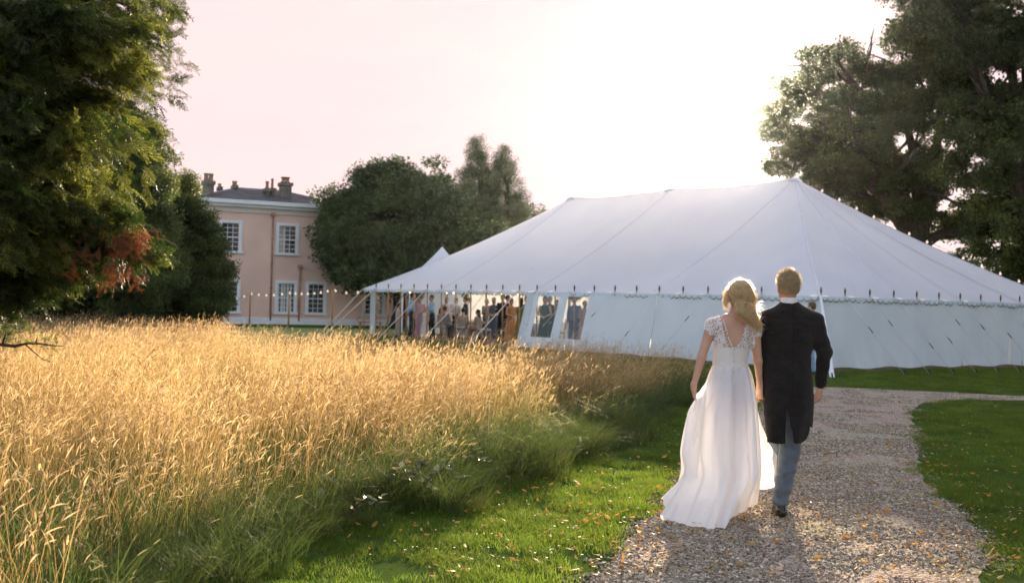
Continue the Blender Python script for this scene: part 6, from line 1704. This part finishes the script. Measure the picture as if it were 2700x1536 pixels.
# daisies
m_daisy = mat('daisy', (.8, .8, .78), .8); m_straw2 = m_stem
mbd = MB()
for i in range(300):
    if i < 170: px, py = random.uniform(950, 1700), random.uniform(1120, 1530)
    else: px, py = random.uniform(2420, 2690), random.uniform(1080, 1420)
    p = gp(px, py)
    if in_poly([p.x], [p.y], MEADOW)[0] or in_poly([p.x], [p.y], PATHJ)[0]: continue
    if mnoise.noise(Vector((p.x * 1.3, p.y * 1.3, 7))) < .05: continue
    c = Vector((p.x, p.y, random.uniform(.04, .06))); r = random.uniform(.005, .009)
    mbd.add([c + Vector((r * math.cos(k * 1.047), r * math.sin(k * 1.047), .002)) for k in range(6)], [tuple(range(6))])
tag(mbd.build('daisies', m_daisy), 'tiny white daisies dotted over the mown grass', 'daisies', kind='stuff')
# pale umbels in the meadow
mbu = MB()
for (px, py, Y) in ((1205, 1010, 11), (1215, 1025, 11), (1290, 1062, 10), (1195, 985, 12), (1095, 1000, 11.5), (268, 878, 16), (360, 880, 17), (98, 890, 16), (540, 905, 15), (700, 900, 15), (1430, 1000, 14), (1245, 985, 13)):
    c = at_y(px, py, Y); c.z = max(.45, min(.95, c.z))
    mbu.tube([(c.x, c.y, 0), tuple(c)], .0025, 4)
    for k in range(16):
        a = random.uniform(0, 6.28); r = random.uniform(0, .05); q = c + Vector((r * math.cos(a), r * math.sin(a), .02 - r * .2)); mbu.add([q + Vector((.012 * math.cos(j * 1.57), .012 * math.sin(j * 1.57), random.uniform(0, .004))) for j in range(4)], [(0, 1, 2, 3)])
tag(mbu.build('meadow_umbels', mat('umbel', (.75, .68, .58), .8, var=.2, transl=.4)), 'a few pale flower heads among the meadow grass', 'flowers', kind='stuff')
# bramble sprays at the meadow edge, with pale-backed leaves
m_bram = mat('bramble_leaf', (.16, .17, .12), .45, col2=(.10, .13, .06), vscale=14, transl=.2, rnd=.35, spec=.25)
m_brup = mat('bramble_leaf_worn', (.34, .22, .09), .6, col2=(.25, .18, .08), vscale=14, transl=.3)
def bramble(px, py, n, spread, label, hgt=.42):
    b = gp(px, py); b.z = 0; o = empty('bramble', b, label, 'bramble', 'brambles at the meadow edge')
    for s_ in range(4):
        a = random.uniform(0, 6.28); L_ = spread * random.uniform(.7, 1.2); pts = [b + Vector((L_ * t * math.cos(a), L_ * t * math.sin(a) * .6, hgt * (1.9 * t - 1.35 * t * t) + .02)) for t in np.linspace(0, 1, 7)]
        st = MB().tube(pts, [.005, .0045, .004, .0035, .003, .0025, .0015], 5).build('stem', m_twig, o, True)
        for k in range(n // 4):
            t = random.uniform(.25, 1) * 5.99; i = int(t); p = pts[i].lerp(pts[i + 1], t - i)
            d = Vector((random.gauss(0, 1), random.gauss(-.3, .8), random.gauss(.1, .35))).normalized(); sd = d.cross(Vector((random.gauss(0, .4), random.gauss(0, .4), 1))).normalized(); nn = sd.cross(d)
            l = random.uniform(.045, .085); w = l * .62
            m = MB(); m.add([p, p + d * l * .3 + sd * w * .45 + nn * .008, p + d * l * .65 + sd * w * .40 + nn * .006, p + d * l, p + d * l * .65 - sd * w * .40 + nn * .006, p + d * l * .3 - sd * w * .45 + nn * .008], [(0, 1, 2, 3), (0, 3, 4, 5)])
            m.build('leaf', m_brup if random.random() < .15 else m_bram, st)
bramble(1085, 1340, 64, .42, 'silvery-leaved bramble sprawling at the edge of the meadow, the largest', .46)
bramble(1215, 1300, 32, .34, 'silvery bramble among green tufts at the meadow edge, the smaller', .40)
bramble(905, 1400, 30, .36, 'silvery bramble low at the meadow edge by the straw', .34)
bramble(1480, 1200, 20, .3, 'small bramble among the dark tufts farther along the meadow edge', .3)
# ================================================================== added haze volume, standing in for the lens glow around the sun
def build_glow_haze(density=.000075, g=.90):
    m = bpy.data.materials.new('glow_haze'); m.use_nodes = True; N = m.node_tree.nodes; L = m.node_tree.links
    N.remove(N['Principled BSDF'])
    v = N.new('ShaderNodeVolumePrincipled'); v.inputs['Color'].default_value = (.90, .97, 1.0, 1)
    v.inputs['Density'].default_value = density; v.inputs['Anisotropy'].default_value = g
    L.new(v.outputs[0], N['Material Output'].inputs['Volume'])
    mb = MB(); mb.box((0, 52, 10.5), (150, 124, 23))
    tag(mb.build('haze', m), 'thin haze added to scatter a glow around the sun', 'haze', kind='stuff')
build_glow_haze()
